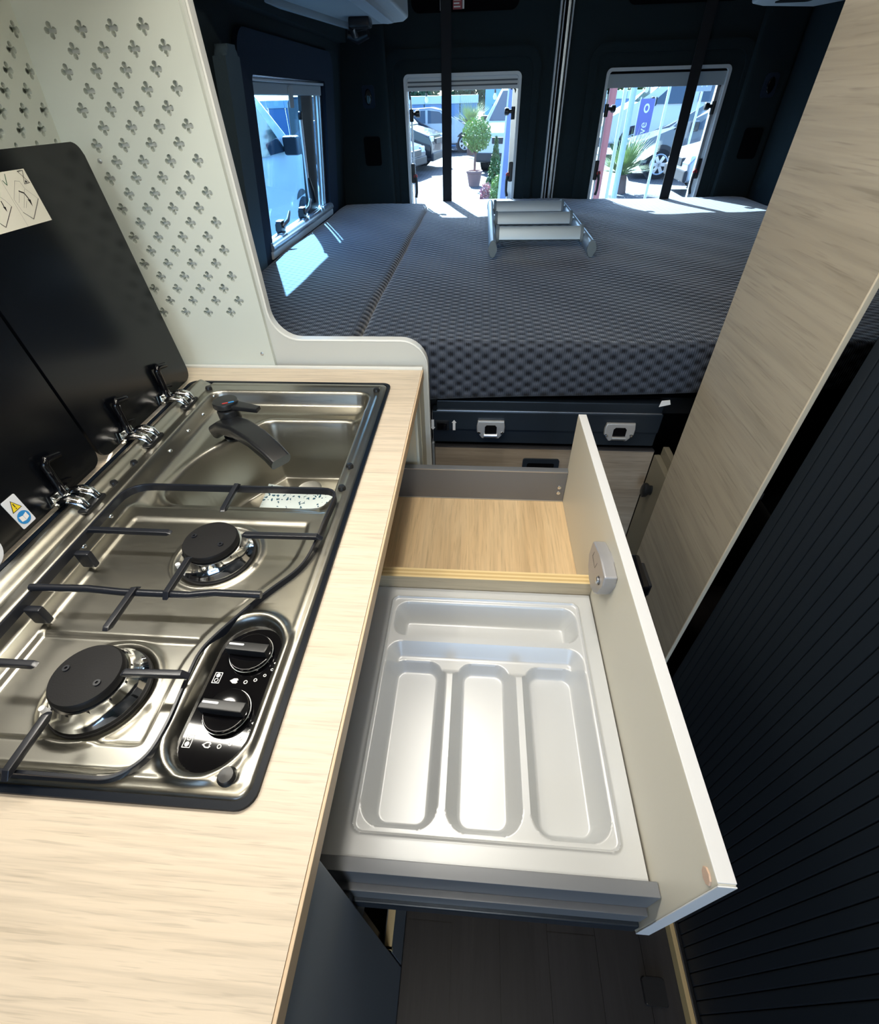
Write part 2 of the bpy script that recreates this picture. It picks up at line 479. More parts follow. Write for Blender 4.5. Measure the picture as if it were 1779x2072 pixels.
wl_mb = MB(); hole_plate(wl_mb, 1.2, 2.74, 0.60, 1.88, rrect(1.575, 2.34, 0.95, 1.365, 0.03), -0.02, 0.0, SW)
wl_mb.add([SW(u, v, w) for w in (0, -0.02) for u in (0.9, 1.2) for v in (0.60, 1.88)],
          [(0, 2, 3, 1), (4, 5, 7, 6), (0, 1, 5, 4), (2, 6, 7, 3), (0, 4, 6, 2), (1, 3, 7, 5)])
wl_mb.add([SW(u, v, w) for w in (0, -0.02) for u in (0.9, 2.74) for v in (-0.01, 0.60)],
          [(0, 2, 3, 1), (4, 5, 7, 6), (0, 1, 5, 4), (2, 6, 7, 3), (0, 4, 6, 2), (1, 3, 7, 5)])
struct('wall_left', wl_mb, 'trim_fabric')
struct('wall_right', MB().box(1.22, 1.25, 0.60, 2.74, 0, 1.88).box(0.50, 0.53, -1.6, 0.60, 0, 1.88).box(0.53, 1.22, 0.57, 0.60, 0, 1.88), 'trim_fabric')

# ---- rear doors (two wings), each with its window
YD = 2.69
def rear_door(n, x0, x1, hx0, hx1):
    mb = MB(); hole_plate(mb, x0, x1, -0.02, 1.88, rrect(hx0, hx1, 0.86, 1.380, 0.02), YD, YD + 0.05, XZ)
    d = obj('door_%d' % n, mb, 'trim_fabric', kind='structure')
    o = rrect(hx0-0.075, hx1+0.075, 0.80, 1.455, 0.06); i_ = rrect(hx0-0.045, hx1+0.045, 0.82, 1.425, 0.045)
    pr = MB(); pr.ring(o, i_, YD - 0.012, YD, XZ)
    obj('pressed_border', pr, 'trim_fabric', d, 40)
    return d
door1 = rear_door(1, -0.69, 0.290, -0.347, 0.153)
door2 = rear_door(2, 0.338, 1.24, 0.501, 0.998)
for (x0, x1, m, y) in ((0.282, 0.290, 'frame_white', 2.672), (0.297, 0.302, 'frame_white', 2.676)):
    obj('door_seal', B(x0, x1, y, YD + 0.02, 0.0, 1.87, 0.002), m, door1, 40)
for (x0, x1, m, y) in ((0.312, 0.323, 'window_alu', 2.670), (0.330, 0.336, 'frame_white', 2.674)):
    obj('door_seal', B(x0, x1, y, YD + 0.02, 0.0, 1.87, 0.002), m, door2, 40)
obj('gap_liner', B(0.290, 0.338, YD + 0.02, YD + 0.05, 0.0, 1.87), 'void_black', door1)
for d, x0, x1 in ((door1, -0.300, 0.123), (door2, 0.536, 0.960)):
    obj('recess', MB().prism(rrect(x0, x1, 1.555, 1.70, 0.03), YD - 0.004, YD, XZ), 'void_black', d)  # flat black plate; the shade inside the recess is its colour
obj('warning_label', B(-0.135, -0.100, YD - 0.007, YD - 0.004, 1.562, 1.605), 'label_red', door1, label='small red printed label')
for k in range(4):
    obj('warning_text', B(-0.132, -0.106 - 0.004 * (k % 2), YD - 0.0085, YD - 0.007, 1.567 + 0.009 * k, 1.571 + 0.009 * k), 'print_white', door1)
obj('label_edge', B(-0.098, -0.091, YD - 0.007, YD - 0.004, 1.563, 1.604), 'print_white', door1)
obj('label_edge', B(-0.186, -0.180, YD - 0.007, YD - 0.004, 1.560, 1.602), 'print_white', door1)

def door_window(n, hx0, hx1, groove_dark):
    w = thing('window_%d' % n, None, None, ((hx0+hx1)/2, YD, 0.86), kind='structure')
    fr = MB(); fr.ring(rrect(hx0, hx1, 0.86, 1.380, 0.02), rrect(hx0+0.011, hx1-0.011, 0.871, 1.369, 0.014), YD - 0.006, YD + 0.035, XZ)
    obj('window_frame', fr, 'frame_white', w, 40)
    if groove_dark:
        obj('blind_cassette', B(hx0+0.011, hx1-0.011, YD+0.010, YD+0.035, 1.318, 1.369), 'blind_grey', w)
        obj('blind_slot', B(hx0+0.013, hx1-0.013, YD+0.006, YD+0.011, 1.361, 1.368), 'void_black', w)
    else:
        obj('blind_cassette', B(hx0+0.011, hx1-0.011, YD+0.010, YD+0.035, 1.326, 1.369), 'frame_white', w)
        for z in (1.352, 1.338): obj('blind_slot', B(hx0+0.016, hx1-0.016, YD+0.006, YD+0.011, z, z+0.005), 'frame_groove', w)
    obj('pane', B(hx0+0.009, hx1-0.009, YD+0.040, YD+0.043, 0.868, 1.372), 'rear_glass', w)
    for s, xs in ((1, hx0 + 0.022), (-1, hx1 - 0.022)):
        obj('side_channel', B(xs-0.011, xs-0.007 if s > 0 else xs+0.011, YD+0.012, YD+0.034, 0.875, 1.326), 'window_alu', w)
        st = obj('window_stay', MB().tube([(xs + s*0.006, YD+0.022, 0.90), (xs + s*0.002, YD+0.020, 1.31)], 0.0042, 10), 'window_alu', w, 60)
        obj('stay_hook', MB().tube([(xs, YD+0.018, 1.300), (xs, YD+0.014, 1.322), (xs + s*0.010, YD+0.014, 1.332), (xs+s*0.018, YD+0.018, 1.325)], 0.004, 8), 'black_plastic', w, 60)
        k = MB().cyl((xs + s*0.004, YD+0.016, 1.225), (xs + s*0.004, YD+0.016, 1.268), 0.009, 12)
        k.lathe([(0.007, 0), (0.007, 0.012), (0.013, 0.016), (0.014, 0.030), (0.010, 0.034)], (0, 0, 0), 12, mp=lambda a, b, h, xs=xs, s=s: (xs + s*(0.008 + h), YD+0.014+a, 1.252+b))
        obj('stay_knob', k, 'black_plastic', w, 50)
        lt = obj('latch', MB().box(xs-0.008, xs+0.010, YD+0.004, YD+0.034, 1.000, 1.075, 0.004), 'black_plastic', w, 50)
        obj('latch_lever', MB().tube([(xs+s*0.010, YD+0.000, 1.035), (xs+s*0.016, YD-0.006, 1.005), (xs+s*0.016, YD-0.008, 0.965), (xs+s*0.011, YD-0.008, 0.945)], [0.008, 0.006, 0.0055, 0.007], 10), 'black_plastic', lt, 60)
        obj('latch_button', MB().lathe([(0.009, 0), (0.009, 0.006), (0.006, 0.008)], (0, 0, 0), 14, mp=lambda a, b, h, xs=xs, s=s: (xs + s*0.012 + a, YD+0.000-h, 1.028+b)), 'red', lt, 50, label='red release button')
    return w
door_window(2, -0.347, 0.153, False)
door_window(3, 0.501, 0.998, True)

# ---- side window in the left wall
w1 = thing('window_1', None, None, (xw(0.95), 1.95, 0.95), kind='structure')
pd = MB(); pd.ring(rrect(1.515, 2.455, 0.895, 1.440, 0.06, 8), rrect(1.592, 2.325, 0.955, 1.358, 0.015, 8), -0.01, 0.014, SW)
obj('padded_surround', pd, 'pad_fabric', w1, 50)
fr = MB(); fr.ring(rrect(1.585, 2.335, 0.955, 1.358, 0.012), rrect(1.605, 2.285, 0.978, 1.325, 0.01), -0.018, -0.006, SW)
obj('window_frame', fr, 'window_alu', w1, 40)
for y in (2.225, 2.262, 2.292):
    obj('frame_rail', MB().add([SW(u, v, w) for w in (-0.006, -0.001) for u in (y, y+0.012) for v in (0.978, 1.325)],
        [(0, 1, 3, 2), (4, 6, 7, 5), (0, 4, 5, 1), (2, 3, 7, 6), (0, 2, 6, 4), (1, 5, 7, 3)]), 'window_alu', w1)
obj('dark_post', MB().prism(rrect(2.075, 2.215, 0.975, 1.33, 0.012), -0.018, -0.008, SW, 0.003), 'black_plastic', w1, 40)
obj('pane', MB().prism([(1.60, 0.97), (2.29, 0.97), (2.29, 1.33), (1.60, 1.33)], -0.0215, -0.0195, SW), 'side_glass', w1)
bc = obj('blind_cassette', MB().prism([(1.592, 1.318), (2.30, 1.318), (2.30, 1.345), (1.592, 1.345)], -0.022, 0.004, SW, 0.004), 'blind_grey', w1, 40)
obj('cassette_lip', MB().prism([(1.592, 1.345), (2.31, 1.345), (2.31, 1.352), (1.592, 1.352)], -0.022, 0.012, SW, 0.002), 'frame_white', bc, 40)
obj('pull_tab', MB().prism(rrect(1.905, 1.945, 1.288, 1.340, 0.005), 0.004, 0.008, SW, 0.001), 'locker_plastic', bc, 40)
obj('lower_bar', MB().tube([SW(1.575, 0.966, 0.010), SW(2.33, 0.966, 0.010)], 0.014, 16), 'window_alu', w1, 60)
obj('sill', MB().prism([(1.57, 0.935), (2.33, 0.935), (2.33, 0.955), (1.57, 0.955)], -0.012, 0.022, SW, 0.003), 'frame_white', w1, 40)
obj('window_stay', MB().tube([SW(2.068, 1.262, -0.012), SW(2.080, 1.02, -0.004)], 0.006, 10), 'window_alu', w1, 60)
obj('stay_pivot', MB().lathe([(0.012, 0), (0.012, 0.008), (0.007, 0.012)], (0, 0, 0), 14, mp=lambda a, b, h: SW(2.068 + a, 1.266 + b, -0.016 + h)), 'black_plastic', w1, 50)
obj('stay_clamp', MB().tube([SW(2.078, 1.09, -0.004), SW(2.084, 1.045, 0.004), SW(2.094, 1.015, 0.006)], [0.007, 0.013, 0.012], 10), 'black_plastic', w1, 60)
for y in (1.74, 1.99):
    lt = obj('latch', MB().prism(rrect(y-0.022, y+0.022, 0.978, 1.012, 0.008), -0.018, 0.002, SW, 0.004), 'black_plastic', w1, 40)
    obj('latch_lever', MB().tube([SW(y, 0.995, 0.0), SW(y+0.015, 1.010, 0.014), SW(y+0.045, 1.030, 0.012)], [0.008, 0.006, 0.004], 8), 'satin_silver', lt, 60)
obj('wall_pad', MB().prism(rrect(1.405, 1.487, 0.90, 1.402, 0.02), 0.0, 0.030, SW, 0.012, 3), 'trim_fabric_soft', label='upright padded strip of dark grey fabric between white perforated panel and side window', cat='wall pad', sm=40)
obj('roof_pad', MB().add([SW(u, v, w) for w in (0.0, 0.035) for u in (0.91, 2.60) for v in (1.475, 1.60)],
    [(0, 2, 3, 1), (4, 5, 7, 6), (0, 1, 5, 4), (2, 6, 7, 3), (0, 4, 6, 2), (1, 3, 7, 5)]), 'trim_fabric', label='dark fabric roof edge padding above the side window', cat='trim')

# ---- corner posts with their fittings
for side, x0, x1 in (('left', -0.66, -0.415), ('right', 1.055, 1.22)):
    post = obj('corner_post', B(x0, x1, 2.645, 2.69, 0.0, 1.87, 0.02), 'trim_fabric', None, 40,
               label='dark fabric covered corner post %s' % ('beside the side window' if side == 'left' else 'right of the right rear window'), cat='post')
    cx = -0.495 if side == 'left' else 1.148
    obj('socket_plate', MB().prism(rrect(cx-0.026, cx+0.026, 1.275, 1.350, 0.010), 2.637, 2.645, XZ, 0.003), 'pad_fabric', post, 40)
    obj('socket', MB().prism([(cx + 0.014*math.cos(t*math.pi/10), 1.312 + 0.026*math.sin(t*math.pi/10)) for t in range(20)], 2.629, 2.637, XZ, 0.004), 'black_gloss', post, 50)
    obj('cover_plate', MB().prism(rrect(cx-0.040, cx+0.034, 1.075, 1.180, 0.010), 2.639, 2.645, XZ, 0.002), 'void_black', post, 40)

# ---- overhead lockers (underside just in view)
def locker(side):
    s = -1 if side == 'left' else 1
    if side == 'left':
        outl = [(-0.60, 1.30), (-0.470, 2.36), (-0.455, 2.37), (-0.345, 2.36), (-0.285, 2.32), (-0.262, 2.24), (-0.262, 1.30)]
        lab = 'grey plastic overhead flap with a black lever, above the side window'
        z = 1.502
    else:
        outl = [(1.13, 1.30), (1.13, 2.28), (1.10, 2.40), (0.90, 2.33), (0.845, 2.27), (0.83, 2.20), (0.83, 1.30)]
        lab = 'grey plastic overhead flap cut off at the top edge above right rear window'
        z = 1.506
    t = thing('overhead_flap', lab, 'locker', (outl[0][0], 1.8, z))
    obj('shell', MB().prism(outl, z, z + 0.05, XY, 0.008, 3), 'locker_plastic', t, 40)
    if side == 'left':
        obj('front_ledge', MB().prism([(-0.605, 1.30), (-0.478, 2.33), (-0.490, 2.335), (-0.625, 1.30)], z - 0.012, z + 0.01, XY, 0.002), 'blind_grey', t, 40)
        obj('rib', MB().prism(rrect(-0.345, -0.305, 1.30, 2.20, 0.018), z - 0.014, z + 0.002, XY, 0.004), 'frame_white', t, 40)
        lv = obj('lever_base', B(-0.445, -0.375, 2.13, 2.19, z - 0.025, z + 0.002, 0.008), 'black_plastic', t, 40)
        obj('lever_arm', MB().tube([(-0.440, 2.16, z-0.02), (-0.447, 2.22, z-0.035), (-0.455, 2.30, z-0.030)], [0.010, 0.009, 0.008], 10), 'black_plastic', lv, 60)
        obj('lever_grip', MB().tube([(-0.49, 2.32, z-0.026), (-0.455, 2.33, z-0.034), (-0.415, 2.32, z-0.026)], [0.012, 0.017, 0.012], 12), 'black_plastic', lv, 60)
    else:
        obj('recess', MB().prism(rrect(0.90, 1.00, 2.10, 2.235, 0.01), z - 0.003, z + 0.002, XY), 'void_black', t)  # flat plate, black in place of the shade within a recess
locker('left'); locker('right')

# ---- lift straps of the bed
for x, lab in ((-0.158, 'black webbing strap hanging in front of the left rear window'), (0.826, 'black webbing strap hanging in front of the right rear window')):
    obj('lift_strap', B(x-0.0205, x+0.0205, 2.590, 2.596, 0.935, 1.87, 0.0015), 'strap', label=lab, cat='strap', group='bed lift straps')

# ---- lamps: ceiling downlights and LED strip on the overhead locker (above the picture)
for i, (sx, sy) in enumerate(CEIL_SPOTS):
    t = thing('ceiling_downlight', 'round flush ceiling downlight %s' % ('nearest the camera' if i == 0 else 'over the open drawer'), 'lamp', (sx, sy, 1.863), 'ceiling downlights')
    mb = MB(); mb.ring(circle(sx, sy, 0.065, 32), circle(sx, sy, 0.052, 32), 1.864, 1.870, XY); obj('trim_ring', mb, 'satin_silver', t, 40)
    obj('diffuser', MB().prism(circle(sx, sy, 0.052, 32), 1.866, 1.870, XY), 'led_glow', t)
t = thing('overhead_cupboard', 'wooden overhead cupboard above the worktop with an LED strip', 'cupboard', (-0.50, 0.36, 1.473))
obj('body', B(-0.645, -0.300, -0.6, 0.800, 1.474, 1.868, 0.004), 'wall_oak', t, 40)
obj('led_strip', B(LED[0]-0.014, LED[0]+0.014, -0.08, 0.79, 1.464, 1.474, 0.002), 'led_glow', t)

# ================================================================== KITCHEN
# ---- worktop with cut-out
wt = thing('worktop', 'light oak worktop with the grain running across, carrying the sink and hob', 'worktop', (-0.36, 0.2, 0.88))
mb = MB(); hole_plate(mb, -0.640, -0.1065, -0.62, 0.875, rrect(-0.538, -0.165, 0.112, 0.794, 0.02), 0.880, 0.900, XY)
obj('board', mb, 'worktop_oak', wt)
obj('edge_band', B(-0.1065, -0.1035, -0.62, 0.875, 0.8805, 0.8995, 0.001), 'oak_edge', wt, 40, label='plain beige front edge band')
obj('edge_line', B(-0.1065, -0.1040, -0.62, 0.875, 0.8790, 0.8806), 'brown_line', wt)
obj('end_bead', B(-0.600, -0.1045, 0.868, 0.8755, 0.899, 0.9045, 0.0015), 'panel_edge', wt, 40)

# ---- cabinet below
cab = thing('kitchen_cabinet', 'kitchen base cabinet with dark grey front panel under the oak worktop', 'cabinet', (-0.36, 0.1, 0.0))
obj('front_panel', B(-0.124, -0.1075, -0.62, 0.0835, 0.04, 0.8785, 0.0015), 'cabinet_grey', cab, 40)
obj('side_wall', B(-0.62, -0.126, 0.060, 0.076, 0.0, 0.8785), 'cabinet_grey', cab)
obj('back_wall', B(-0.64, -0.625, -0.6, 0.875, 0.0, 0.8785), 'cabinet_grey', cab)
obj('side_wall', B(-0.62, -0.113, 0.770, 0.785, 0.0, 0.8785), 'cream', cab)
obj('pilaster', B(-0.113, -0.1075, 0.7700, 0.8150, 0.0, 0.8785, 0.0008), 'panel_white', cab, 40)
obj('pilaster', B(-0.113, -0.1065, 0.8160, 0.8840, 0.0, 0.8785, 0.0008), 'cream', cab, 40)
obj('plinth', B(-0.16, -0.145, -0.62, 0.77, 0.0, 0.06), 'black_plastic', cab)
obj('drawer_runner', B(-0.62, -0.112, 0.080, 0.092, 0.640, 0.690), 'rail_metal', cab)
obj('drawer_runner', B(-0.62, -0.112, 0.758, 0.769, 0.640, 0.690), 'rail_metal', cab)
obj('runner_bracket', B(-0.135, -0.112, 0.086, 0.110, 0.575, 0.625, 0.004), 'locker_plastic', cab, 40)
obj('inner_post', B(-0.150, -0.126, 0.086, 0.104, 0.04, 0.63), 'black_plastic', cab)
ld = obj('lower_front', B(-0.120, -0.1075, 0.086, 0.766, 0.045, 0.270), 'cabinet_grey', cab)
obj('raw_edge', B(-0.1180, -0.1060, 0.087, 0.140, 0.2695, 0.2725), 'ply_light', ld, label='pale raw wooden top edge')
obj('raw_edge', B(-0.1290, -0.1060, 0.086, 0.0905, 0.250, 0.2725), 'ply_light', ld)

# ---- grey end panel with the swept cut-out
ep = thing('end_panel', 'pale grey partition with swept cut-out between the worktop and the bed', 'partition', (-0.37, 0.895, 0.0))
out = [(-0.640, 0.0), (-0.0985, 0.0), (-0.0985, 0.885)]
for k in range(9):
    a = math.radians(90 * k / 8); out.append((-0.1485 + 0.050 * math.cos(a), 0.900 + 0.050 * math.sin(a)))
out += [(-0.345, 0.950)]
for k in range(9):
    a = math.radians(270 - 90 * k / 8); out.append((-0.345 + 0.055 * math.cos(a), 1.005 + 0.055 * math.sin(a)))
out += [(-0.4000, 1.87), (-0.640, 1.87)]
obj('board', MB().prism(out, 0.886, 0.905, XZ, 0.0015), 'panel_grey', ep, 30)
edge = out[1:-1]
eb = MB(); n = len(edge)
def offs(i, d):
    a = Vector(edge[max(i-1, 0)]); b = Vector(edge[min(i+1, n-1)]); t = (b - a).normalized()
    return (edge[i][0] + t.y * d, edge[i][1] - t.x * d)
vs_ = []
for i in range(n):
    for (d, y) in ((0, 0.8855), (0.0025, 0.887), (0.0025, 0.904), (0, 0.9055)):
        u, v = offs(i, d); vs_.append((u, y, v))
eb.add(vs_, [(4*i+k, 4*i+4+k, 4*i+5+k, 4*i+1+k) for i in range(n-1) for k in range(3)])
obj('edge_band', eb, 'panel_edge', ep, 40)

# ---- perforated panels (four-lobed holes)
def lobe(cx, cy, d=0.0054, rc=0.0037):
    pts = []
    for q in range(4):
        for k in (-44, -36, -28, -16, 0, 16, 28, 36):
            a = math.radians(90*q + k); ph = math.radians(k); dd = rc*rc - (d*math.sin(ph))**2
            r = max(0.0031, d*math.cos(ph) + math.sqrt(dd)) if dd > 0 else 0.0031
            pts.append((cx + r*math.cos(a), cy + r*math.sin(a)))
    return pts
def perforated(rows, du, dv, u0, u1, v0, v1, a, b, mp, dlobe=0.0054, rlobe=0.0037):
    mb = MB()
    def rect(p, q, r, s):
        if q - p < 1e-6 or s - r < 1e-6: return
        mb.add([mp(u, v, w) for w in (a, b) for u in (p, q) for v in (r, s)], [(0, 1, 3, 2), (4, 6, 7, 5), (0, 4, 5, 1), (2, 3, 7, 6), (0, 2, 6, 4), (1, 5, 7, 3)])
    top = max(r[0] for r in rows) + dv/2; bot = min(r[0] for r in rows) - dv/2
    rect(u0, u1, top, v1); rect(u0, u1, v0, bot)
    for v, us in rows:
        us = sorted(us); rect(u0, us[0]-du/2, v-dv/2, v+dv/2); rect(us[-1]+du/2, u1, v-dv/2, v+dv/2)
        for u in us: hole_plate(mb, u-du/2, u+du/2, v-dv/2, v+dv/2, lobe(u, v, dlobe, rlobe), a, b, mp)
    return mb
rows = []
for r in range(19):
    off = -0.5973 if r % 2 == 0 else -0.5752
    rows.append((1.3815 - r * 0.02083, [off + 0.0443 * k for k in range(4)]))
pp = thing('perforated_panel', 'white panel with rows of four-lobed holes standing at the end of the worktop', 'panel', (-0.52, 0.88, 0.9))
obj('board', perforated(rows, 0.0443, 0.02083, -0.662, -0.4055, 0.9005, 1.87, 0.8765, 0.8855, XZ), 'panel_white', pp)
for (x, z) in ((-0.602, 1.238), (-0.426, 0.927)):
    obj('screw', MB().lathe([(0.0035, 0), (0.0035, 0.0012), (0.0015, 0.002)], (0, 0, 0), 12, mp=lambda a, b, h, x=x, z=z: (x + a, 0.8765 - h, z + b)), 'satin_silver', pp, 50)
rows = []
for r in range(18):
    off = 0.866 if r % 2 == 0 else 0.846
    rows.append((1.3830 - r * 0.0208, [off - 0.0405 * k for k in range(7)]))
KW = lambda u, v, w: (xk(v) + w, u, v)
pw = obj('perforated_wall_panel', perforated(rows, 0.0405, 0.0208, 0.56, 0.8765, 0.9005, 1.57, -0.009, 0.0, KW, 0.0052, 0.0036), 'panel_white',
    label='white side wall panel with four-lobed holes behind the raised black glass lid', cat='panel')
# ---- sink and hob unit
def sd_poly(X, Y, poly):
    P = np.array(poly); d = np.full(X.shape, 1e9); ins = np.zeros(X.shape, bool); n = len(P)
    for i in range(n):
        a, b = P[i], P[(i+1) % n]; e = b - a
        t = np.clip(((X-a[0])*e[0] + (Y-a[1])*e[1]) / (e @ e + 1e-12), 0, 1)
        d = np.minimum(d, np.hypot(X-a[0]-t*e[0], Y-a[1]-t*e[1]))
        c = (a[1] > Y) != (b[1] > Y)
        xi = e[0] * (Y - a[1]) / (e[1] if abs(e[1]) > 1e-12 else 1e-12) + a[0]
        ins ^= c & (X < xi)
    return np.where(ins, -d, d)
def sd_rr(X, Y, x0, x1, y0, y1, r):
    qx = np.abs(X-(x0+x1)/2) - (x1-x0)/2 + r; qy = np.abs(Y-(y0+y1)/2) - (y1-y0)/2 + r
    return np.hypot(np.maximum(qx, 0), np.maximum(qy, 0)) + np.minimum(np.maximum(qx, qy), 0) - r
def sd_seg(X, Y, a, b, r):
    ex, ey = b[0]-a[0], b[1]-a[1]; t = np.clip(((X-a[0])*ex + (Y-a[1])*ey) / (ex*ex+ey*ey), 0, 1)
    return np.hypot(X-a[0]-t*ex, Y-a[1]-t*ey) - r
def field(x0, x1, y0, y1, step, fn, corner=0.0):
    nx = int(round((x1-x0)/step)) + 1; ny = int(round((y1-y0)/step)) + 1
    X, Y = np.meshgrid(np.linspace(x0, x1, nx), np.linspace(y0, y1, ny))
    if corner > 0:
        for cx, cy, sx, sy in ((x0+corner, y0+corner, -1, -1), (x1-corner, y0+corner, 1, -1), (x0+corner, y1-corner, -1, 1), (x1-corner, y1-corner, 1, 1)):
            m = ((X-cx)*sx > 0) & ((Y-cy)*sy > 0); r = np.hypot(X-cx, Y-cy); mm = m & (r > corner)
            X = np.where(mm, cx + (X-cx)/np.maximum(r, 1e-9)*corner, X); Y = np.where(mm, cy + (Y-cy)/np.maximum(r, 1e-9)*corner, Y)
    Z = fn(X, Y)
    mb = MB(); mb.v = list(map(tuple, np.stack([X, Y, Z], -1).reshape(-1, 3).tolist()))
    mb.f = [(j*nx+i, j*nx+i+1, (j+1)*nx+i+1, (j+1)*nx+i) for j in range(ny-1) for i in range(nx-1)]
    return mb
recess = fillet([(-0.487, 0.766), (-0.186, 0.766), (-0.185, 0.60), (-0.184, 0.45), (-0.177, 0.41), (-0.181, 0.352), (-0.212, 0.306), (-0.240, 0.262),
                  (-0.252, 0.232), (-0.251, 0.19), (-0.249, 0.155), (-0.254, 0.128), (-0.280, 0.117), (-0.487, 0.117)], 0.028)
basin = fillet([(-0.462, 0.478), (-0.452, 0.600), (-0.390, 0.690), (-0.372, 0.718), (-0.188, 0.720), (-0.187, 0.60), (-0.188, 0.478)], [0.05, 0.04, 0.03, 0.03, 0.05, 0.01, 0.05], 8)
BURN = ((-0.311, 0.374), (-0.349, 0.197))
CTRL = ((-0.213, 0.237), (-0.213, 0.157), 0.0335)
def hob_h(X, Y):
    h = np.full(X.shape, 0.9045)
    do = -sd_rr(X, Y, -0.5415, -0.1610, 0.1055, 0.7995, 0.014)
    h -= 0.0035 * (1 - smooth(0.0, 0.005, do))
    h += 0.0012 * np.exp(-((do - 0.0125) / 0.0022) ** 2)
    dr = sd_poly(X, Y, recess)
    h -= 0.020 * smooth(0.0, 0.013, -dr)
    h -= 0.013 * smooth(0.0, 0.032, -dr) * smooth(0.455, 0.475, Y)          # deeper round the sink
    db = sd_poly(X, Y, basin)
    h += 0.0012 * np.exp(-((db - 0.004) / 0.004) ** 2)
    h -= 0.108 * smooth(0.0, 0.034, -db)
    for (cx, cy) in BURN:
        r = np.hypot(X-cx, Y-cy)
        h += 0.0030 * np.exp(-((r - 0.0515) / 0.0035) ** 2) - 0.003 * (1 - smooth(0.040, 0.050, r))
    hobz = smooth(0.0, 0.01, -dr) * (1 - smooth(0.455, 0.47, Y))
    h -= 0.0035 * hobz * (1 - smooth(0.252, 0.259, Y)) * smooth(0.030, 0.036, -dr)
    h -= 0.0030 * hobz * (1 - smooth(0.430, 0.440, Y)) * smooth(0.030, 0.036, -dr)
    dc = sd_seg(X, Y, CTRL[0], CTRL[1], CTRL[2])
    h += 0.0042 * np.exp(-((dc - 0.0045) / 0.0042) ** 2) * smooth(-0.002, 0.004, dc + 0.002)
    h -= 0.011 * smooth(0.0, 0.004, -dc)
    h += 0.0062 * np.exp(-((X + 0.5215) / 0.0075) ** 2)                      # rolled hinge rail
    h -= 0.0030 * np.exp(-((X + 0.5035) / 0.0035) ** 2)
    return h
hob = thing('hob_sink_unit', 'stainless steel sink and two-burner gas hob set in the oak worktop, black glass lids raised', 'hob', (-0.35, 0.45, 0.90))
st = obj('steel_top', field(-0.5415, -0.1610, 0.1055, 0.7995, 0.0017, hob_h, 0.014), 'steel', hob, 60)
mb = MB(); mb.ring(rrect(-0.5465, -0.1570, 0.1010, 0.8040, 0.015), rrect(-0.5400, -0.1625, 0.1070, 0.7980, 0.012), 0.9000, 0.9035, XY)
obj('rubber_seal', mb, 'seal_black', hob, 40)
# sink overflow and drain
obj('overflow', MB().lathe([(0.0115, 0), (0.0115, 0.001), (0.009, 0.002)], (0, 0, 0), 20, mp=lambda a, b, h: (-0.196 - h, 0.60 + a, 0.845 + b)), 'satin_silver', hob, 50)
obj('drain', MB().lathe([(0.022, 0), (0.022, 0.002), (0.017, 0.001), (0.0, 0.0005)], (-0.30, 0.655, 0.7635), 24), 'chrome', hob, 50)
for (cx, cy) in BURN:
    z0 = 0.8805
    br = obj('burner', MB().lathe([(0.043, 0.0), (0.0435, 0.0055), (0.041, 0.008), (0.0365, 0.013), (0.034, 0.0215), (0.030, 0.0225), (0, 0.0225)], (cx, cy, z0), 48), 'chrome', hob, 35)
    obj('burner_shadow', MB().lathe([(0.0456, 0.0), (0.0452, 0.0030), (0.043, 0.0035)], (cx, cy, z0 - 0.001), 48), 'black_matt', br, 40)  # black ring drawn in place of the shadow round the burner skirt
    obj('burner_cap', MB().lathe([(0.0310, 0.0), (0.0322, 0.0015), (0.0322, 0.006), (0.0305, 0.0085), (0.0, 0.0092)], (cx, cy, z0 + 0.0225), 48), 'black_matt', br, 35, label='matt black burner cap')
    for k in range(24):
        a = 2*math.pi*k/24
        obj('flame_port', B(cx+0.0338*math.cos(a)-0.0009, cx+0.0338*math.cos(a)+0.0009, cy+0.0338*math.sin(a)-0.0009, cy+0.0338*math.sin(a)+0.0009, z0+0.0175, z0+0.0215), 'black_matt', br) if k % 2 == 0 else None
    for sx, sy in ((-0.021, 0.004), (0.017, -0.008)):
        mb = MB(); mb.ring(circle(cx+sx, cy+sy, 0.0032, 14), circle(cx+sx, cy+sy, 0.0014, 14), z0 + 0.0312, z0 + 0.0326, XY)
        obj('cap_screw', mb, 'black_enamel', br, 40)
    obj('igniter', MB().cyl((cx-0.034, cy-0.026, z0), (cx-0.034, cy-0.026, z0+0.014), 0.0028, 10), 'print_white', br, 50)
# pan support: one welded grid of rods and prongs
gr_loop = fillet([(-0.464, 0.466), (-0.176, 0.468), (-0.178, 0.425), (-0.180, 0.382), (-0.187, 0.339), (-0.220, 0.295), (-0.245, 0.250), (-0.255, 0.228),
                   (-0.2535, 0.195), (-0.2505, 0.158), (-0.253, 0.130), (-0.273, 0.1135), (-0.462, 0.1115)], 0.034)
lp_z = lambda x, y: 0.9060 + 0.0085*float(max(smooth(0.33, 0.42, y), smooth(0.27, 0.34, -x)))
n_ = len(gr_loop); mbl = MB()
for i in range(n_):
    a_ = Vector(gr_loop[i-1]); b_ = Vector(gr_loop[(i+1) % n_]); t_ = (b_-a_).normalized(); nn = Vector((-t_.y, t_.x)); x_, y_ = gr_loop[i]; zc = lp_z(x_, y_)
    for (o_, h_) in ((-0.0019, -0.005), (0.0019, -0.005), (0.0019, 0.004), (0.0011, 0.005), (-0.0011, 0.005), (-0.0019, 0.004)): mbl.v.append((x_ + nn.x*o_, y_ + nn.y*o_, zc + h_))
mbl.f = [(i*6+k, i*6+(k+1) % 6, ((i+1) % n_)*6+(k+1) % 6, ((i+1) % n_)*6+k) for i in range(n_) for k in range(6)]
ps = obj('pan_support', mbl, 'black_enamel', hob, 40)
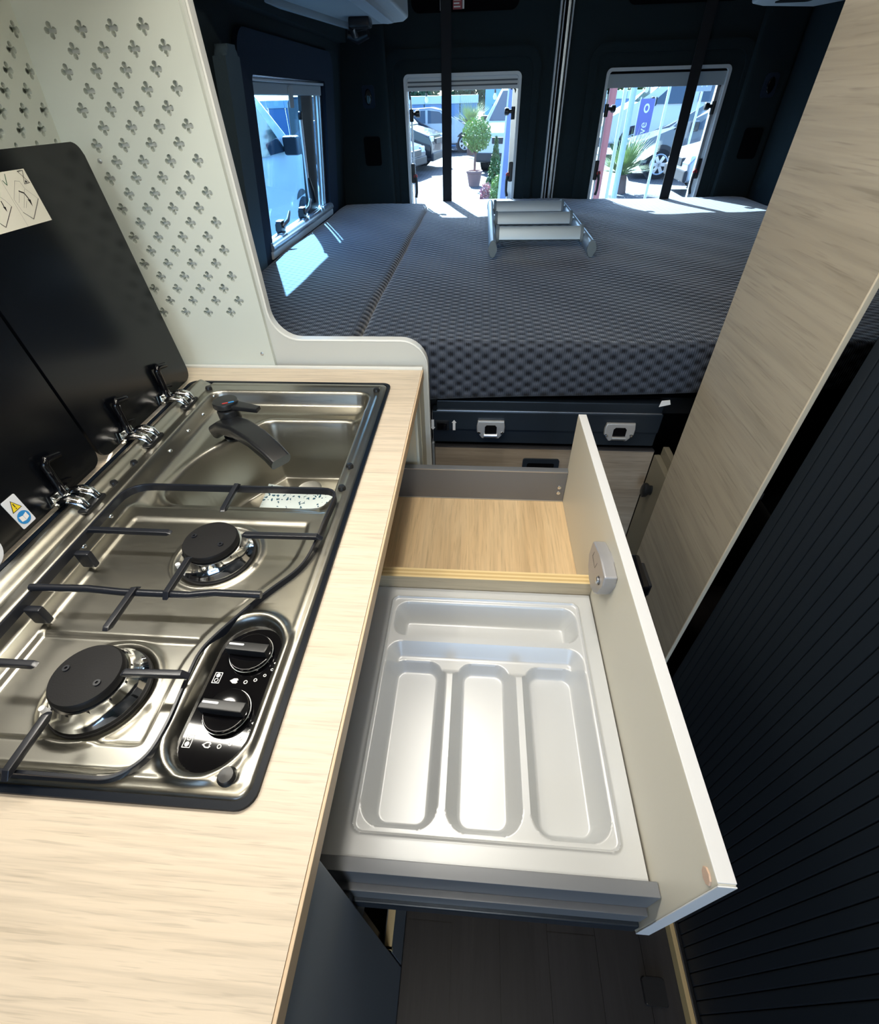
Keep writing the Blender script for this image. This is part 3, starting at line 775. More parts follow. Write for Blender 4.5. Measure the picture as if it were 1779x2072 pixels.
def prong(p, q, z=0.9245, w=0.0033):
    d = Vector((q[0]-p[0], q[1]-p[1])); L = d.length; d.normalize(); n = Vector((-d.y, d.x))
    pts = [(0, z-0.006), (0.006, z), (L-0.004, z), (L, z-0.003), (L-0.006, z-0.0065)]
    obj('prong', MB().prism(pts, -w, w, lambda u, v, ww: (p[0]+d.x*u+n.x*ww, p[1]+d.y*u+n.y*ww, v), 0.0012), 'black_enamel', ps, 40)
prong((-0.312, 0.472), (-0.309, 0.412)); prong((-0.462, 0.373), (-0.354, 0.373)); prong((-0.172, 0.375), (-0.268, 0.374))
prong((-0.313, 0.278), (-0.313, 0.336)); prong((-0.350, 0.294), (-0.350, 0.236)); prong((-0.462, 0.198), (-0.390, 0.198))
prong((-0.246, 0.197), (-0.308, 0.195)); prong((-0.348, 0.104), (-0.348, 0.157))
obj('cross_rod', MB().tube([(-0.463, 0.284, 0.922), (-0.400, 0.2855, 0.922), (-0.365, 0.286, 0.918), (-0.290, 0.286, 0.918), (-0.262, 0.2875, 0.922), (-0.214, 0.289, 0.920)], 0.0040, 8), 'black_enamel', ps, 60)
for y in (0.345, 0.265):
    obj('support_foot', B(-0.462, -0.444, y - 0.004, y + 0.004, 0.889, 0.912, 0.002), 'black_enamel', ps, 40)
# control panel, knobs and printed marks
ZC = 0.8955
cp = obj('control_panel', MB().prism([(CTRL[0][0] + (CTRL[2]-0.001)*math.cos(a), (CTRL[0][1] if math.sin(a) >= 0 else CTRL[1][1]) + (CTRL[2]-0.001)*math.sin(a))
                                      for a in [2*math.pi*k/48 for k in range(48)]], 0.888, ZC, XY, 0.0015), 'black_gloss', hob, 40)
for i, (kx, ky) in enumerate(((-0.2095, 0.2345), (-0.2095, 0.1765))):
    kb = obj('knob', MB().lathe([(0.0200, 0.0), (0.0205, 0.003), (0.0198, 0.0062), (0.0188, 0.0066), (0.0, 0.0052)], (kx, ky, ZC + 0.0005), 40), 'black_gloss', hob, 40)
    ca, sa = math.cos(math.radians(-3)), math.sin(math.radians(-3))
    mpk = lambda u, v, w: (kx + u*ca - v*sa, ky + u*sa + v*ca, w)
    obj('grip', MB().prism([(-0.0215, -0.0048), (0.0185, -0.0048), (0.0195, 0.0048), (-0.0205, 0.0048)], ZC + 0.003, ZC + 0.0155, mpk, 0.0012), 'black_plastic', kb, 40)
    obj('pointer', MB().prism(rrect(-0.0195, -0.0045, 0.0002, 0.0022, 0.0009, 3), ZC + 0.0154, ZC + 0.0158, mpk), 'print_white', kb)
    mb = MB(); mb.ring(circle(kx, ky, 0.0207, 40), circle(kx, ky, 0.0199, 40), ZC + 0.0032, ZC + 0.0040, XY); obj('rim_line', mb, 'satin_silver', kb, 40)
    # marks: four rings on an arc, a flame at each end, the plan of the two burners
    for k, a in enumerate((-82, -64, -46, -30)):
        a = math.radians(a); c = (kx + 0.0285*math.cos(a), ky + 0.0285*math.sin(a)); r = 0.0019 - 0.0002*k
        mb = MB(); mb.ring(circle(*c, r, 14), circle(*c, r*0.62, 14), ZC, ZC + 0.0003, XY); obj('mark', mb, 'print_white', cp)
    for a, big in ((-104, 1.0), (-15, 0.8)):
        a = math.radians(a); cx, cy = kx + 0.0285*math.cos(a), ky + 0.0285*math.sin(a); s = 0.0030 * big
        drop = [(cx - 1.5*s, cy), (cx - 0.4*s, cy + 0.8*s), (cx + 0.7*s, cy + 0.85*s), (cx + 1.15*s, cy + 0.35*s), (cx + 0.7*s, cy), (cx + 1.15*s, cy - 0.35*s), (cx + 0.7*s, cy - 0.85*s), (cx - 0.4*s, cy - 0.8*s)]
        if i == 0 and big == 1.0:
            obj('mark', MB().prism(drop, ZC, ZC + 0.0003, XY), 'print_white', cp)
        else:
            inn = [(cx + (x-cx)*0.62, cy + (y-cy)*0.62) for x, y in drop]
            mb = MB(); mb.ring(drop, inn, ZC, ZC + 0.0003, XY); obj('mark', mb, 'print_white', cp)
    ix, iy = kx - 0.0245, ky - 0.0255
    mb = MB(); mb.ring(rrect(ix-0.0036, ix+0.0036, iy-0.0055, iy+0.0055, 0.0003, 1), rrect(ix-0.0030, ix+0.0030, iy-0.0049, iy+0.0049, 0.0002, 1), ZC, ZC+0.0003, XY); obj('mark', mb, 'print_white', cp)
    for k in (0, 1):
        c = (ix, iy + (0.0024 if k == 0 else -0.0024))
        if k == i: obj('mark', MB().prism(circle(*c, 0.0020, 14), ZC, ZC+0.0003, XY), 'print_white', cp)
        else:
            mb = MB(); mb.ring(circle(*c, 0.0020, 14), circle(*c, 0.0014, 14), ZC, ZC+0.0003, XY); obj('mark', mb, 'print_white', cp)
# tap
TX, TY = -0.408, 0.664
tp = obj('tap', MB().lathe([(0.021, 0), (0.021, 0.004), (0.0175, 0.006), (0.0165, 0.030), (0.0175, 0.034), (0.0180, 0.050), (0.0165, 0.0525), (0, 0.0525)], (TX, TY, 0.8715), 32), 'black_plastic', hob, 40)
spx, spy = 0.118, -0.092
spl = [(TX - 0.030*0.79, TY + 0.030*0.61 - 0.02, 0.886), (TX - 0.004, TY - 0.012, 0.900), (TX + 0.28*spx, TY - 0.012 + 0.28*spy, 0.9085), (TX + 0.6*spx, TY - 0.012 + 0.6*spy, 0.9095), (TX + 0.88*spx, TY - 0.012 + 0.88*spy, 0.9010), (TX + spx, TY - 0.012 + spy, 0.8930)]
def rectsweep(path, ws, hs):
    mb = MB(); n = len(path); vs_ = []
    for i, p in enumerate(path):
        t = (Vector(path[min(i+1, n-1)]) - Vector(path[max(i-1, 0)])).normalized(); side = t.cross(Vector((0, 0, 1))).normalized(); up = side.cross(t)
        for u, v in rrect(-ws[i], ws[i], -hs[i], hs[i], min(ws[i], hs[i])*0.6, 3): vs_.append((Vector(p) + side*u + up*v)[:])
    m = 16; f = [(i*m+k, i*m+(k+1) % m, (i+1)*m+(k+1) % m, (i+1)*m+k) for i in range(n-1) for k in range(m)]
    f += [tuple(range(m))[::-1], tuple((n-1)*m+k for k in range(m))]
    return mb.add(vs_, f)
obj('spout', rectsweep(spl, [0.020, 0.0205, 0.0195, 0.0180, 0.0170, 0.0165], [0.012, 0.0115, 0.0105, 0.0098, 0.0100, 0.0105]), 'black_plastic', tp, 45)
lv = obj('lever', MB().lathe([(0.0185, 0), (0.0205, 0.002), (0.0205, 0.0085), (0.0195, 0.0105), (0, 0.0110)], (TX - 0.004, TY + 0.006, 0.9245), 32), 'black_plastic', tp, 40)
obj('lever_paddle', MB().prism([(0.008, -0.012), (0.060, -0.010), (0.060, 0.003), (0.008, 0.010)], 0.9250, 0.9330, lambda u, v, w: (TX - 0.004 + u*0.99 + v*0.12, TY + 0.006 + v*0.99 - u*0.12, w - 0.06*u), 0.0018), 'black_plastic', lv, 40)
ang = math.radians(28)
for c, m in ((-0.0055, 'red'), (0.004, 'sign_blue')):
    obj('temperature_mark', MB().prism(rrect(c-0.0045, c+0.0045, -0.0015, 0.0015, 0.0006, 2), 0.9354, 0.9358, lambda u, v, w: (TX + 0.006 + u*math.cos(ang) - v*math.sin(ang), TY - 0.002 + u*math.sin(ang) + v*math.cos(ang), w)), m, lv)
# rubber buffers and screws
for (x, y, r) in ((-0.494, 0.767, 0.0058), (-0.1785, 0.768, 0.0058), (-0.1765, 0.534, 0.0052), (-0.1765, 0.484, 0.0052), (-0.184, 0.1225, 0.0072), (-0.503, 0.533, 0.0052), (-0.504, 0.484, 0.0052)):
    z = float(hob_h(np.array([[x]]), np.array([[y]]))[0, 0])
    obj('rubber_buffer', MB().lathe([(r, 0), (r*1.05, 0.004), (r*0.8, 0.0068), (0, 0.0072)], (x, y, z - 0.001), 18), 'black_plastic', hob, 45)
for y in (0.752, 0.700, 0.645, 0.585, 0.492, 0.428, 0.372):
    z = float(hob_h(np.array([[-0.4795]]), np.array([[y]]))[0, 0])
    obj('screw', MB().lathe([(0.0034, 0), (0.0030, 0.0018), (0.0012, 0.0028)], (0, 0, 0), 12, mp=lambda a, b, h, y=y, z=z: (-0.4795 + h*0.7 + a*0.7, y + b, z + 0.0004 + h*0.7 - a*0.7)), 'chrome', hob, 50)
# glass lids, leaning back on their hinges
ld_d = Vector((-0.029, 0.363)).normalized(); ld_n = Vector((ld_d.y, -ld_d.x))
LID = lambda u, v, w: (-0.548 + ld_d.x*v + ld_n.x*w, u, 0.9045 + ld_d.y*v + ld_n.y*w)      # u=y, v up the lid, w out of its face
lids = []
for (y0, y1) in ((0.5335, 0.8095), (0.105, 0.5285)):
    lids.append(obj('lid', MB().prism(rrect(y0, y1, 0.004, 0.3625, 0.016), -0.006, 0.0, LID, 0.0012), 'black_glass', hob, 40, label='raised black glass lid'))
for y in (0.714, 0.594, 0.440):
    hg = obj('hinge', B(-0.512, -0.498, y - 0.022, y + 0.018, 0.9035, 0.9085, 0.0015), 'black_plastic', hob, 40)
    for dy in (-0.012, 0.010):
        arc = [(-0.503, y+dy, 0.9085), (-0.508, y+dy, 0.9165), (-0.519, y+dy, 0.9205), (-0.531, y+dy, 0.9185), (-0.541, y+dy, 0.9125)]
        obj('hinge_arm', MB().tube(arc, [0.0035, 0.0052, 0.0055, 0.0050, 0.0045], 8, sy=1.3), 'chrome', hg, 50)
    obj('hinge_plate', MB().prism([(y-0.018, 0.004), (y+0.016, 0.004), (y+0.014, 0.018), (y-0.014, 0.020)], 0.0, 0.006, LID, 0.0015), 'chrome', hg, 40)
    obj('hinge_pin', MB().cyl((-0.541, y-0.020, 0.913), (-0.541, y+0.018, 0.913), 0.0042, 12), 'chrome', hg, 50)
    obj('lid_bracket', MB().tube([LID(y+0.004, 0.010, 0.005), LID(y+0.006, 0.056, 0.008), LID(y+0.010, 0.061, 0.009), LID(y+0.031, 0.056, 0.009)], [0.0055, 0.0055, 0.0055, 0.0045], 8), 'black_gloss', hg, 50)
    obj('bracket_foot', MB().prism([(y-0.004, 0.006), (y+0.030, 0.010), (y+0.030, 0.020), (y+0.002, 0.030)], 0.0, 0.004, LID, 0.001), 'black_gloss', hg, 40)
# stickers on the lids
sk = obj('instruction_sticker', MB().prism([(0.555, 0.2865), (0.6845, 0.2865), (0.6845, 0.3420), (0.555, 0.3420)], 0.0, 0.0004, LID), 'sticker', lids[0], label='white instruction sticker with line drawings')
def ink(lines, w, m='print_black', filled=()):
    mb = MB()
    for l in lines: mb.strip(l, w, 0.0007, LID)
    for q in filled: mb.poly(q, 0.0007, LID)
    obj('printed_drawing', mb, m, sk)
ink([[(0.6405, 0.3420), (0.6410, 0.2866)]], 0.0003, 'print_grey')
ink([[(0.6428, 0.334), (0.6455, 0.3292), (0.651, 0.3395)], [(0.604, 0.334), (0.607, 0.329), (0.612, 0.3395)]], 0.0009, 'print_green')
ink([[(0.672, 0.3405), (0.681, 0.3405), (0.6768, 0.3345), (0.672, 0.3405)], [(0.6725, 0.3275), (0.6815, 0.3278), (0.6768, 0.3345), (0.6725, 0.3275)]], 0.0006, 'print_black', [[(0.6745, 0.3285), (0.679, 0.3285), (0.677, 0.3312)]])
ink([[(0.6433, 0.3149), (0.660, 0.332), (0.667, 0.3308), (0.6689, 0.3228), (0.6811, 0.3107), (0.6559, 0.2922), (0.6459, 0.3009), (0.6433, 0.3149)],
     [(0.648, 0.311), (0.659, 0.3225)], [(0.651, 0.305), (0.6675, 0.3225)], [(0.654, 0.3045), (0.661, 0.311)]], 0.00035, 'print_grey')
ink([[(0.6811, 0.3107), (0.6559, 0.2922), (0.6459, 0.3009)]], 0.0008, 'print_black')
ink([[(0.6578, 0.3217), (0.6638, 0.3190), (0.6660, 0.3125)]], 0.0014, 'print_black', [[(0.6636, 0.3125), (0.6680, 0.3115), (0.6655, 0.3045)]])
ink([[(0.6235, 0.3156), (0.6232, 0.3100)]], 0.0013, 'print_black', [[(0.6215, 0.3105), (0.6252, 0.3100), (0.6232, 0.3050)]])
ink([[(0.600, 0.300), (0.6088, 0.2915), (0.6338, 0.309), (0.6295, 0.3163), (0.615, 0.330), (0.602, 0.318)]], 0.0004, 'print_grey')
ink([[(0.600, 0.300), (0.6088, 0.2915), (0.6338, 0.309)]], 0.0008, 'print_black')
sk2 = obj('warning_sticker', MB().prism(rrect(0.3765, 0.3970, 0.0095, 0.0505, 0.0015, 3), 0.0, 0.0004, LID), 'sticker_white', lids[1], label='white sticker with yellow warning triangle and blue round sign')
obj('triangle_edge', MB().poly([(0.3795, 0.0325), (0.3940, 0.0325), (0.3868, 0.0465)], 0.0006, LID), 'print_black', sk2)
obj('triangle', MB().poly([(0.3808, 0.0333), (0.3927, 0.0333), (0.3868, 0.0449)], 0.0008, LID), 'yellow', sk2)
obj('exclamation', MB().strip([(0.3868, 0.0415), (0.3868, 0.0375)], 0.0012, 0.0010, LID).strip([(0.3868, 0.0354), (0.3868, 0.0350)], 0.0012, 0.0010, LID), 'print_black', sk2)
obj('blue_sign', MB().poly(circle(0.3868, 0.0210, 0.0085, 28), 0.0006, LID), 'sign_blue', sk2)
obj('book_symbol', MB().poly([(0.3812, 0.0180), (0.3866, 0.0165), (0.3866, 0.0235), (0.3812, 0.0250)], 0.0008, LID).poly([(0.3870, 0.0165), (0.3924, 0.0180), (0.3924, 0.0250), (0.3870, 0.0235)], 0.0008, LID), 'print_white', sk2)
obj('round_sticker', MB().prism(circle(0.3240, 0.020, 0.0215, 32), 0.0, 0.0004, LID), 'sticker_white', lids[1], label='pale round sticker at the frame edge')
# patterned leaflet lying in the sink
LF = MB(); nu, nv = 12, 10
for j in range(nv+1):
    for i in range(nu+1):
        u, v = i/nu, j/nv
        x = -0.372 + 0.150*u + 0.008*v; y = 0.535 + 0.100*v - 0.020*u
        LF.v.append((x, y, 0.7665 + 0.020*v*v*(0.4+0.6*(1-u)) + 0.012*u*u + 0.003))
LF.f = [(j*(nu+1)+i, j*(nu+1)+i+1, (j+1)*(nu+1)+i+1, (j+1)*(nu+1)+i) for j in range(nv) for i in range(nu)]
lo = obj('leaflet', LF, 'leaflet', None, 60, label='white sheet with small dark blue dashes lying in the sink', cat='leaflet')
sm_ = lo.modifiers.new('thickness', 'SOLIDIFY'); sm_.thickness = 0.0008

# ---- open drawer
dr = thing('drawer', 'open ivory drawer with grey metal sides pulled out under the worktop', 'drawer', (0.0, 0.42, 0.62))
df = obj('front', B(0.1865, 0.2010, 0.0865, 0.7600, 0.636, 0.8700, 0.0022), 'front_ivory', dr, 40, label='smooth ivory drawer front')
obj('front_edge_strip', B(0.1868, 0.2007, 0.0880, 0.7585, 0.8690, 0.8706, 0.0007), 'front_edge', df, 40)
obj('front_edge_strip', B(0.1868, 0.2007, 0.0858, 0.0870, 0.638, 0.8690, 0.0005), 'front_edge', df, 40)
obj('grip_lip', B(0.1835, 0.1868, 0.0900, 0.7560, 0.636, 0.6435, 0.0015), 'front_edge', df, 40)
obj('base', B(-0.50, 0.1862, 0.108, 0.748, 0.664, 0.676), 'drawer_oak', dr, label='oak decor drawer base')
sr = obj('side_rail', B(-0.55, 0.1862, 0.0985, 0.1110, 0.668, 0.7450, 0.0012), 'rail_metal', dr, 40)
obj('rail_lip', B(-0.55, 0.1850, 0.0915, 0.0990, 0.668, 0.6990, 0.0012), 'rail_metal', sr, 40)
obj('rail_foot', B(-0.55, 0.1840, 0.0870, 0.1080, 0.642, 0.6680, 0.002), 'frame_metal', sr, 40)
sr = obj('side_rail', B(-0.55, 0.1862, 0.7450, 0.7580, 0.676, 0.7520, 0.0012), 'rail_metal', dr, 40)
obj('bright_line', B(-0.55, 0.1860, 0.7440, 0.7452, 0.6765, 0.6785), 'rail_lip', sr)
obj('bright_line', B(-0.55, 0.1860, 0.7445, 0.7452, 0.7490, 0.7505), 'rail_lip', sr)
for z in (0.713, 0.699):
    obj('screw', MB().lathe([(0.0042, 0), (0.0038, 0.0016), (0.0020, 0.0022), (0.0010, 0.0012)], (0, 0, 0), 14, mp=lambda a, b, h, z=z: (0.1745 + a, 0.7450 - h, z + b)), 'chrome', sr, 50)
dv = obj('divider', B(-0.50, 0.1862, 0.4665, 0.4845, 0.676, 0.7490, 0.0006), 'divider_oak', dr, 40)
for k, m in enumerate(('ply_light', 'ply_mid', 'ply_light', 'ply_mid', 'ply_light')):
    obj('ply_layer', B(-0.50, 0.1862, 0.4665 + 0.0036*k, 0.4665 + 0.0036*(k+1), 0.7490, 0.7496 + 0.0002*(k % 2)), m, dv)
LKP = lambda u, v, w: (0.1865 - w, u, v)        # on the inner face of the front: u=y, v=z
lock = obj('lock_case', MB().prism(fillet([(0.472, 0.838), (0.470, 0.800), (0.438, 0.782), (0.408, 0.796), (0.396, 0.828), (0.396, 0.846), (0.432, 0.848)], [0.008, 0.010, 0.008, 0.008, 0.003, 0.003, 0.01], 3), 0.0, 0.017, LKP, 0.003), 'lock_grey', df, 35, label='grey push-lock case on the inside of the drawer front')
obj('lock_outline', MB().strip([(0.452, 0.834), (0.456, 0.822), (0.436, 0.820), (0.432, 0.833)], 0.0009, 0.0172, LKP), 'lock_dark', lock)
obj('lock_hole', MB().poly(circle(0.411, 0.823, 0.0062, 18), 0.0173, LKP), 'lock_dark', lock)
obj('lock_bolt', MB().lathe([(0.0046, 0), (0.0046, 0.003), (0.003, 0.004), (0, 0.004)], (0, 0, 0), 16, mp=lambda a, b, h: LKP(0.4125 + a, 0.8215 + b, 0.0165 + h)), 'satin_silver', lock, 50)
obj('cover_cap', MB().prism(circle(0.0945, 0.8575, 0.0062, 8), 0.0, 0.0016, LKP, 0.0004), 'cap_brown', df, label='small octagonal brown cover cap')
hd = obj('outer_handle', B(0.2010, 0.2130, 0.366, 0.420, 0.832, 0.866, 0.003), 'black_gloss', df, 40, label='black push handle on the outside')
obj('handle_button', B(0.2130, 0.2190, 0.374, 0.412, 0.840, 0.860, 0.002), 'black_plastic', hd, 40)
# ---- cutlery tray
def tray_h(X, Y):
    h = np.full(X.shape, 0.7235)
    h += 0.004 * (1 - smooth(0.0, 0.008, X + 0.20))
    db = sd_rr(X, Y, -0.1155, 0.1640, 0.1365, 0.4475, 0.010)
    h += 0.0022 * np.exp(-(db / 0.0013) ** 2) - 0.0012 * smooth(0.0, 0.002, -db)
    def comp(x0, x1, y0, y1, r, depth, wall):          # straight sloping wall, small top edge, rounded foot
        t = np.clip(-sd_rr(X, Y, x0, x1, y0, y1, r) / wall, 0, 1)
        return depth * np.where(t < 0.7, t * 1.15, 1 - (1 - 0.805) * ((1 - t) / 0.3) ** 2)
    d = comp(-0.1085, 0.1590, 0.3800, 0.4400, 0.020, 0.036, 0.016)
    for x0, x1 in ((-0.1110, -0.0268), (-0.0178, 0.0655), (0.0745, 0.1590)):
        d = np.maximum(d, comp(x0, x1, 0.1425, 0.3580, 0.026, 0.040, 0.015))
    d = np.maximum(d, comp(-0.1110, 0.1590, 0.3250, 0.3705, 0.019, 0.020, 0.015))
    return h - d
obj('cutlery_tray', field(-0.20, 0.1845, 0.1125, 0.4655, 0.0013, tray_h), 'tray_plastic', None, 50, label='silver grey plastic cutlery tray with four compartments lying in the open drawer', cat='cutlery tray', origin=(0, 0.29, 0.683))

# ================================================================== RIGHT SIDE
wp = thing('wardrobe_panel', 'grey-brown oak wall panel with horizontal grain, right of the bed', 'panel', (0.43, 0.70, 0.0))
obj('board', B(0.4200, 0.4262, 0.5660, 0.8420, 0.0, 1.87), 'wall_oak', wp)
obj('edge_band', B(0.4195, 0.4265, 0.5625, 0.5660, 0.0, 1.87, 0.001), 'band_cream', wp, 40, label='cream front edge band')
obj('edge_notch', B(0.4262, 0.4285, 0.5618, 0.5660, 0.845, 0.856), 'black_plastic', wp)
td = thing('tambour_door', 'black tambour door of narrow upright slats', 'door', (0.455, 0.2, 0.0))
y = 0.553; k = 0
slat_me = None
while y > -0.50:
    if slat_me is None:
        s0 = obj('slat', B(0.4470, 0.4540, y - 0.0176, y, 0.030, 1.86, 0.0022, 2), 'tambour', td, 40); slat_me = s0; base_y = y
    else:
        c = slat_me.copy(); COL.objects.link(c); c.parent = td; c.location = (0, y - base_y, 0)
    y -= 0.0183; k += 1
obj('slat_backing', B(0.4535, 0.4600, -0.52, 0.560, 0.02, 1.87), 'void_black', td)
obj('guide_rail', B(0.4390, 0.4460, -0.52, 0.5600, 0.0, 0.0300, 0.002), 'black_plastic', td, 40)
obj('guide_rail', B(0.4460, 0.4640, -0.52, 0.5600, 0.0, 0.0240, 0.002), 'black_plastic', td, 40)
struct('trim_1', B(0.4300, 0.4390, -0.62, 0.5600, 0.0, 0.030, 0.001), 'ply_mid', 40)
obj('floor_socket', MB().prism(rrect(0.360, 0.402, 0.066, 0.106, 0.004), 0.0, 0.012, XY, 0.002), 'black_plastic', None, 40, label='small black box on the dark floor by the wooden strip', cat='floor box')

# ---- locker door below, between panel and bed front
cd = thing('side_locker', 'beige side locker with black knob beside the under-bed panel', 'cabinet', (0.44, 0.885, 0.0))
obj('door', B(0.4220, 0.4360, 0.8460, 0.9370, 0.0, 0.668, 0.002), 'beige_shaded', cd, 40)
obj('top_lip', B(0.4360, 0.4500, 0.8460, 0.9370, 0.0, 0.690, 0.002), 'beige_shaded', cd, 40)
obj('knob', MB().lathe([(0.010, 0), (0.010, 0.006), (0.015, 0.012), (0.015, 0.019), (0.010, 0.022), (0, 0.022)], (0, 0, 0), 20, mp=lambda a, b, h: (0.4220 - h, 0.890 + a*0.8, 0.598 + b*1.3)), 'black_plastic', cd, 45)

# ================================================================== BED
bf = thing('lift_bed', 'dark blue-black metal lift bed with two silver handles under the mattress', 'bed', (0.2, 1.7, 0.67))
obj('front_beam', B(-0.0960, 0.4120, 0.9300, 0.9600, 0.727, 0.7760, 0.004), 'frame_metal', bf, 40)
obj('upper_flange', B(-0.0850, 0.4080, 0.9335, 0.9600, 0.776, 0.8000, 0.003), 'frame_metal', bf, 40)
obj('flange_line', B(-0.0850, 0.4080, 0.9315, 0.9345, 0.7748, 0.7768, 0.0006), 'satin_silver', bf)
obj('lower_beam', B(-0.0960, 0.4120, 0.9360, 0.9600, 0.690, 0.7270, 0.003), 'frame_metal', bf, 40)
obj('bed_base', B(-0.640, 1.20, 0.965, 2.60, 0.760, 0.7985), 'black_plastic', bf)
for (x0, x1) in ((0.006, 0.070), (0.2905, 0.3575)):
    cx = (x0 + x1) / 2; w = (x1 - x0) / 2
    hp = [(cx + u*w, v) for u, v in ((-0.92, 0.756), (0.92, 0.756), (1.0, 0.742), (0.98, 0.728), (0.62, 0.712), (0.45, 0.7105), (0.45, 0.717), (-0.45, 0.717), (-0.45, 0.7105), (-0.62, 0.712), (-0.98, 0.728), (-1.0, 0.742))]
    mb = MB(); hole = [(cx + u*w, v) for u, v in ((-0.42, 0.742), (-0.30, 0.7465), (0.30, 0.7465), (0.42, 0.742), (0.42, 0.7255), (-0.42, 0.7255))]
    hb = obj('handle', MB().prism(hp, 0.9210, 0.9300, XZ, 0.003), 'handle_cast', bf, 40, label='silver grey handle with square opening')
    obj('opening_shade_plate', MB().prism(hole, 0.9200, 0.9212, XZ), 'void_black', hb)  # no cut-through: black plate painted as the shade in the opening
    obj('handle_bar', MB().cyl((cx - 0.46*w, 0.9195, 0.7205), (cx + 0.46*w, 0.9195, 0.7205), 0.0048, 12), 'satin_silver', hb, 50)
    for s in (-1, 1):
        obj('screw', MB().lathe([(0.004, 0), (0.003, 0.002), (0, 0.0025)], (0, 0, 0), 12, mp=lambda a, b, h, s=s: (cx + s*0.80*w + a, 0.9210 - h, 0.7265 + b)), 'chrome', hb, 50)
sw = obj('switch', B(-0.0885, -0.0575, 0.9265, 0.9300, 0.7265, 0.7525, 0.001), 'black_plastic', bf, 40)
obj('rocker', B(-0.0845, -0.0615, 0.9235, 0.9265, 0.7305, 0.7485, 0.001), 'black_gloss', sw, 40)
def arrow(cx, z0, z1, up):
    zz = [(cx-0.0030, z0), (cx+0.0030, z0), (cx+0.0030, z1-0.007), (cx+0.0055, z1-0.007), (cx, z1), (cx-0.0055, z1-0.007), (cx-0.0030, z1-0.007)]
    if not up: zz = [(x, z0 + z1 - z) for x, z in zz]
    obj('arrow_mark', MB().prism(zz, 0.9292, 0.9299, XZ), 'print_white', bf)
arrow(-0.0455, 0.727, 0.7535, True); arrow(-0.0945, 0.727, 0.7535, False)
uf = thing('under_bed_flap', 'grey-brown oak flap with black recessed handle under the bed frame', 'flap', (0.16, 0.945, 0.0))
obj('board', B(-0.0920, 0.4210, 0.9380, 0.9540, 0.0, 0.6740, 0.001), 'grey_oak', uf, 40)
obj('top_edge', B(-0.0920, 0.4210, 0.9375, 0.9545, 0.6740, 0.6760, 0.0005), 'lock_dark', uf)
obj('side_strip', B(-0.0980, -0.0925, 0.9300, 0.9540, 0.0, 0.6900, 0.001), 'cabinet_grey', uf, 40)
hf = MB(); hf.ring(rrect(0.120, 0.207, 0.600, 0.648, 0.006), rrect(0.131, 0.196, 0.608, 0.636, 0.005), 0.9340, 0.9385, XZ)
fh = obj('recessed_handle', hf, 'frame_metal', uf, 40)
obj('handle_recess', B(0.129, 0.198, 0.9370, 0.9383, 0.606, 0.638), 'void_black', fh)

def mattress(name, x0, x1, y0, y1, z0, z1, label, rise=0.0, seed=1):
    """cushion: rounded box whose surface is gently uneven"""
    r = 0.016; nx = max(10, int((x1-x0)/0.03)); ny = max(10, int((y1-y0)/0.03))
    def prof(n, a, b):
        inner = np.linspace(a + r, b - r, n)
        c = [r*(1-math.cos(t)) for t in np.linspace(0, math.pi/2, 5)]
        return inner
    g = np.random.RandomState(seed)
    def wav(x, y): return 0.0022*math.sin(7.1*x + 1.3*seed + 2*y) + 0.0018*math.sin(9.7*y - 2.1*x + seed) + 0.0012*math.sin(23*x + 17*y)
    bm = bmesh.new(); bmesh.ops.create_cube(bm, size=1)
    for v in bm.verts: v.co = ((x0+x1)/2 + v.co.x*(x1-x0), (y0+y1)/2 + v.co.y*(y1-y0), (z0+z1)/2 + v.co.z*(z1-z0))
    bmesh.ops.bevel(bm, geom=bm.edges[:], offset=r, segments=4, profile=0.5, affect='EDGES', clamp_overlap=True)
    for ax, a, b, n in ((0, x0, x1, nx), (1, y0, y1, ny)):
        for c in np.linspace(a + r*1.2, b - r*1.2, n):
            no = [0, 0, 0]; no[ax] = 1; co = [0, 0, 0]; co[ax] = c
            bmesh.ops.bisect_plane(bm, geom=bm.verts[:] + bm.edges[:] + bm.faces[:], plane_co=co, plane_no=no)
    for v in bm.verts:
        x, y, z = v.co
        t = (z - z0) / (z1 - z0)
        fall = min(1, max(0, (y - y0) / 0.10)) * min(1, max(0, (x1 - x)/0.06)) * min(1, max(0, (x - x0)/0.06))
        v.co.z = z + t * (wav(x, y) + 0.004 * fall * math.sin(min(1, (y-y0)/0.4) * math.pi / 2)) + (1 - t) * rise * (x - x0)
        v.co.y = y + (0.0025 * math.sin(11*x + seed) if y < y0 + 0.03 else 0)
    mb = MB().addbm(bm)
    return obj(name, mb, 'mattress_cover', None, 50, label=label, cat='mattress')
mt = mattress('mattress', -0.2445, 1.195, 0.914, 2.630, 0.800, 0.9365, 'large daylight-tinted charcoal woven mattress covering most of the bed', 0.045, 1)
mattress('mattress', -0.6420, -0.2500, 0.914, 2.570, 0.800, 0.9360, 'narrow daylight-tinted charcoal woven mattress strip below the side window', 0.0, 2)

obj('care_tag', MB().prism([(0.386, 0.806), (0.408, 0.812), (0.404, 0.822), (0.388, 0.820)], 0.9085, 0.9095, XZ), 'print_white', mt, label='small white tag')
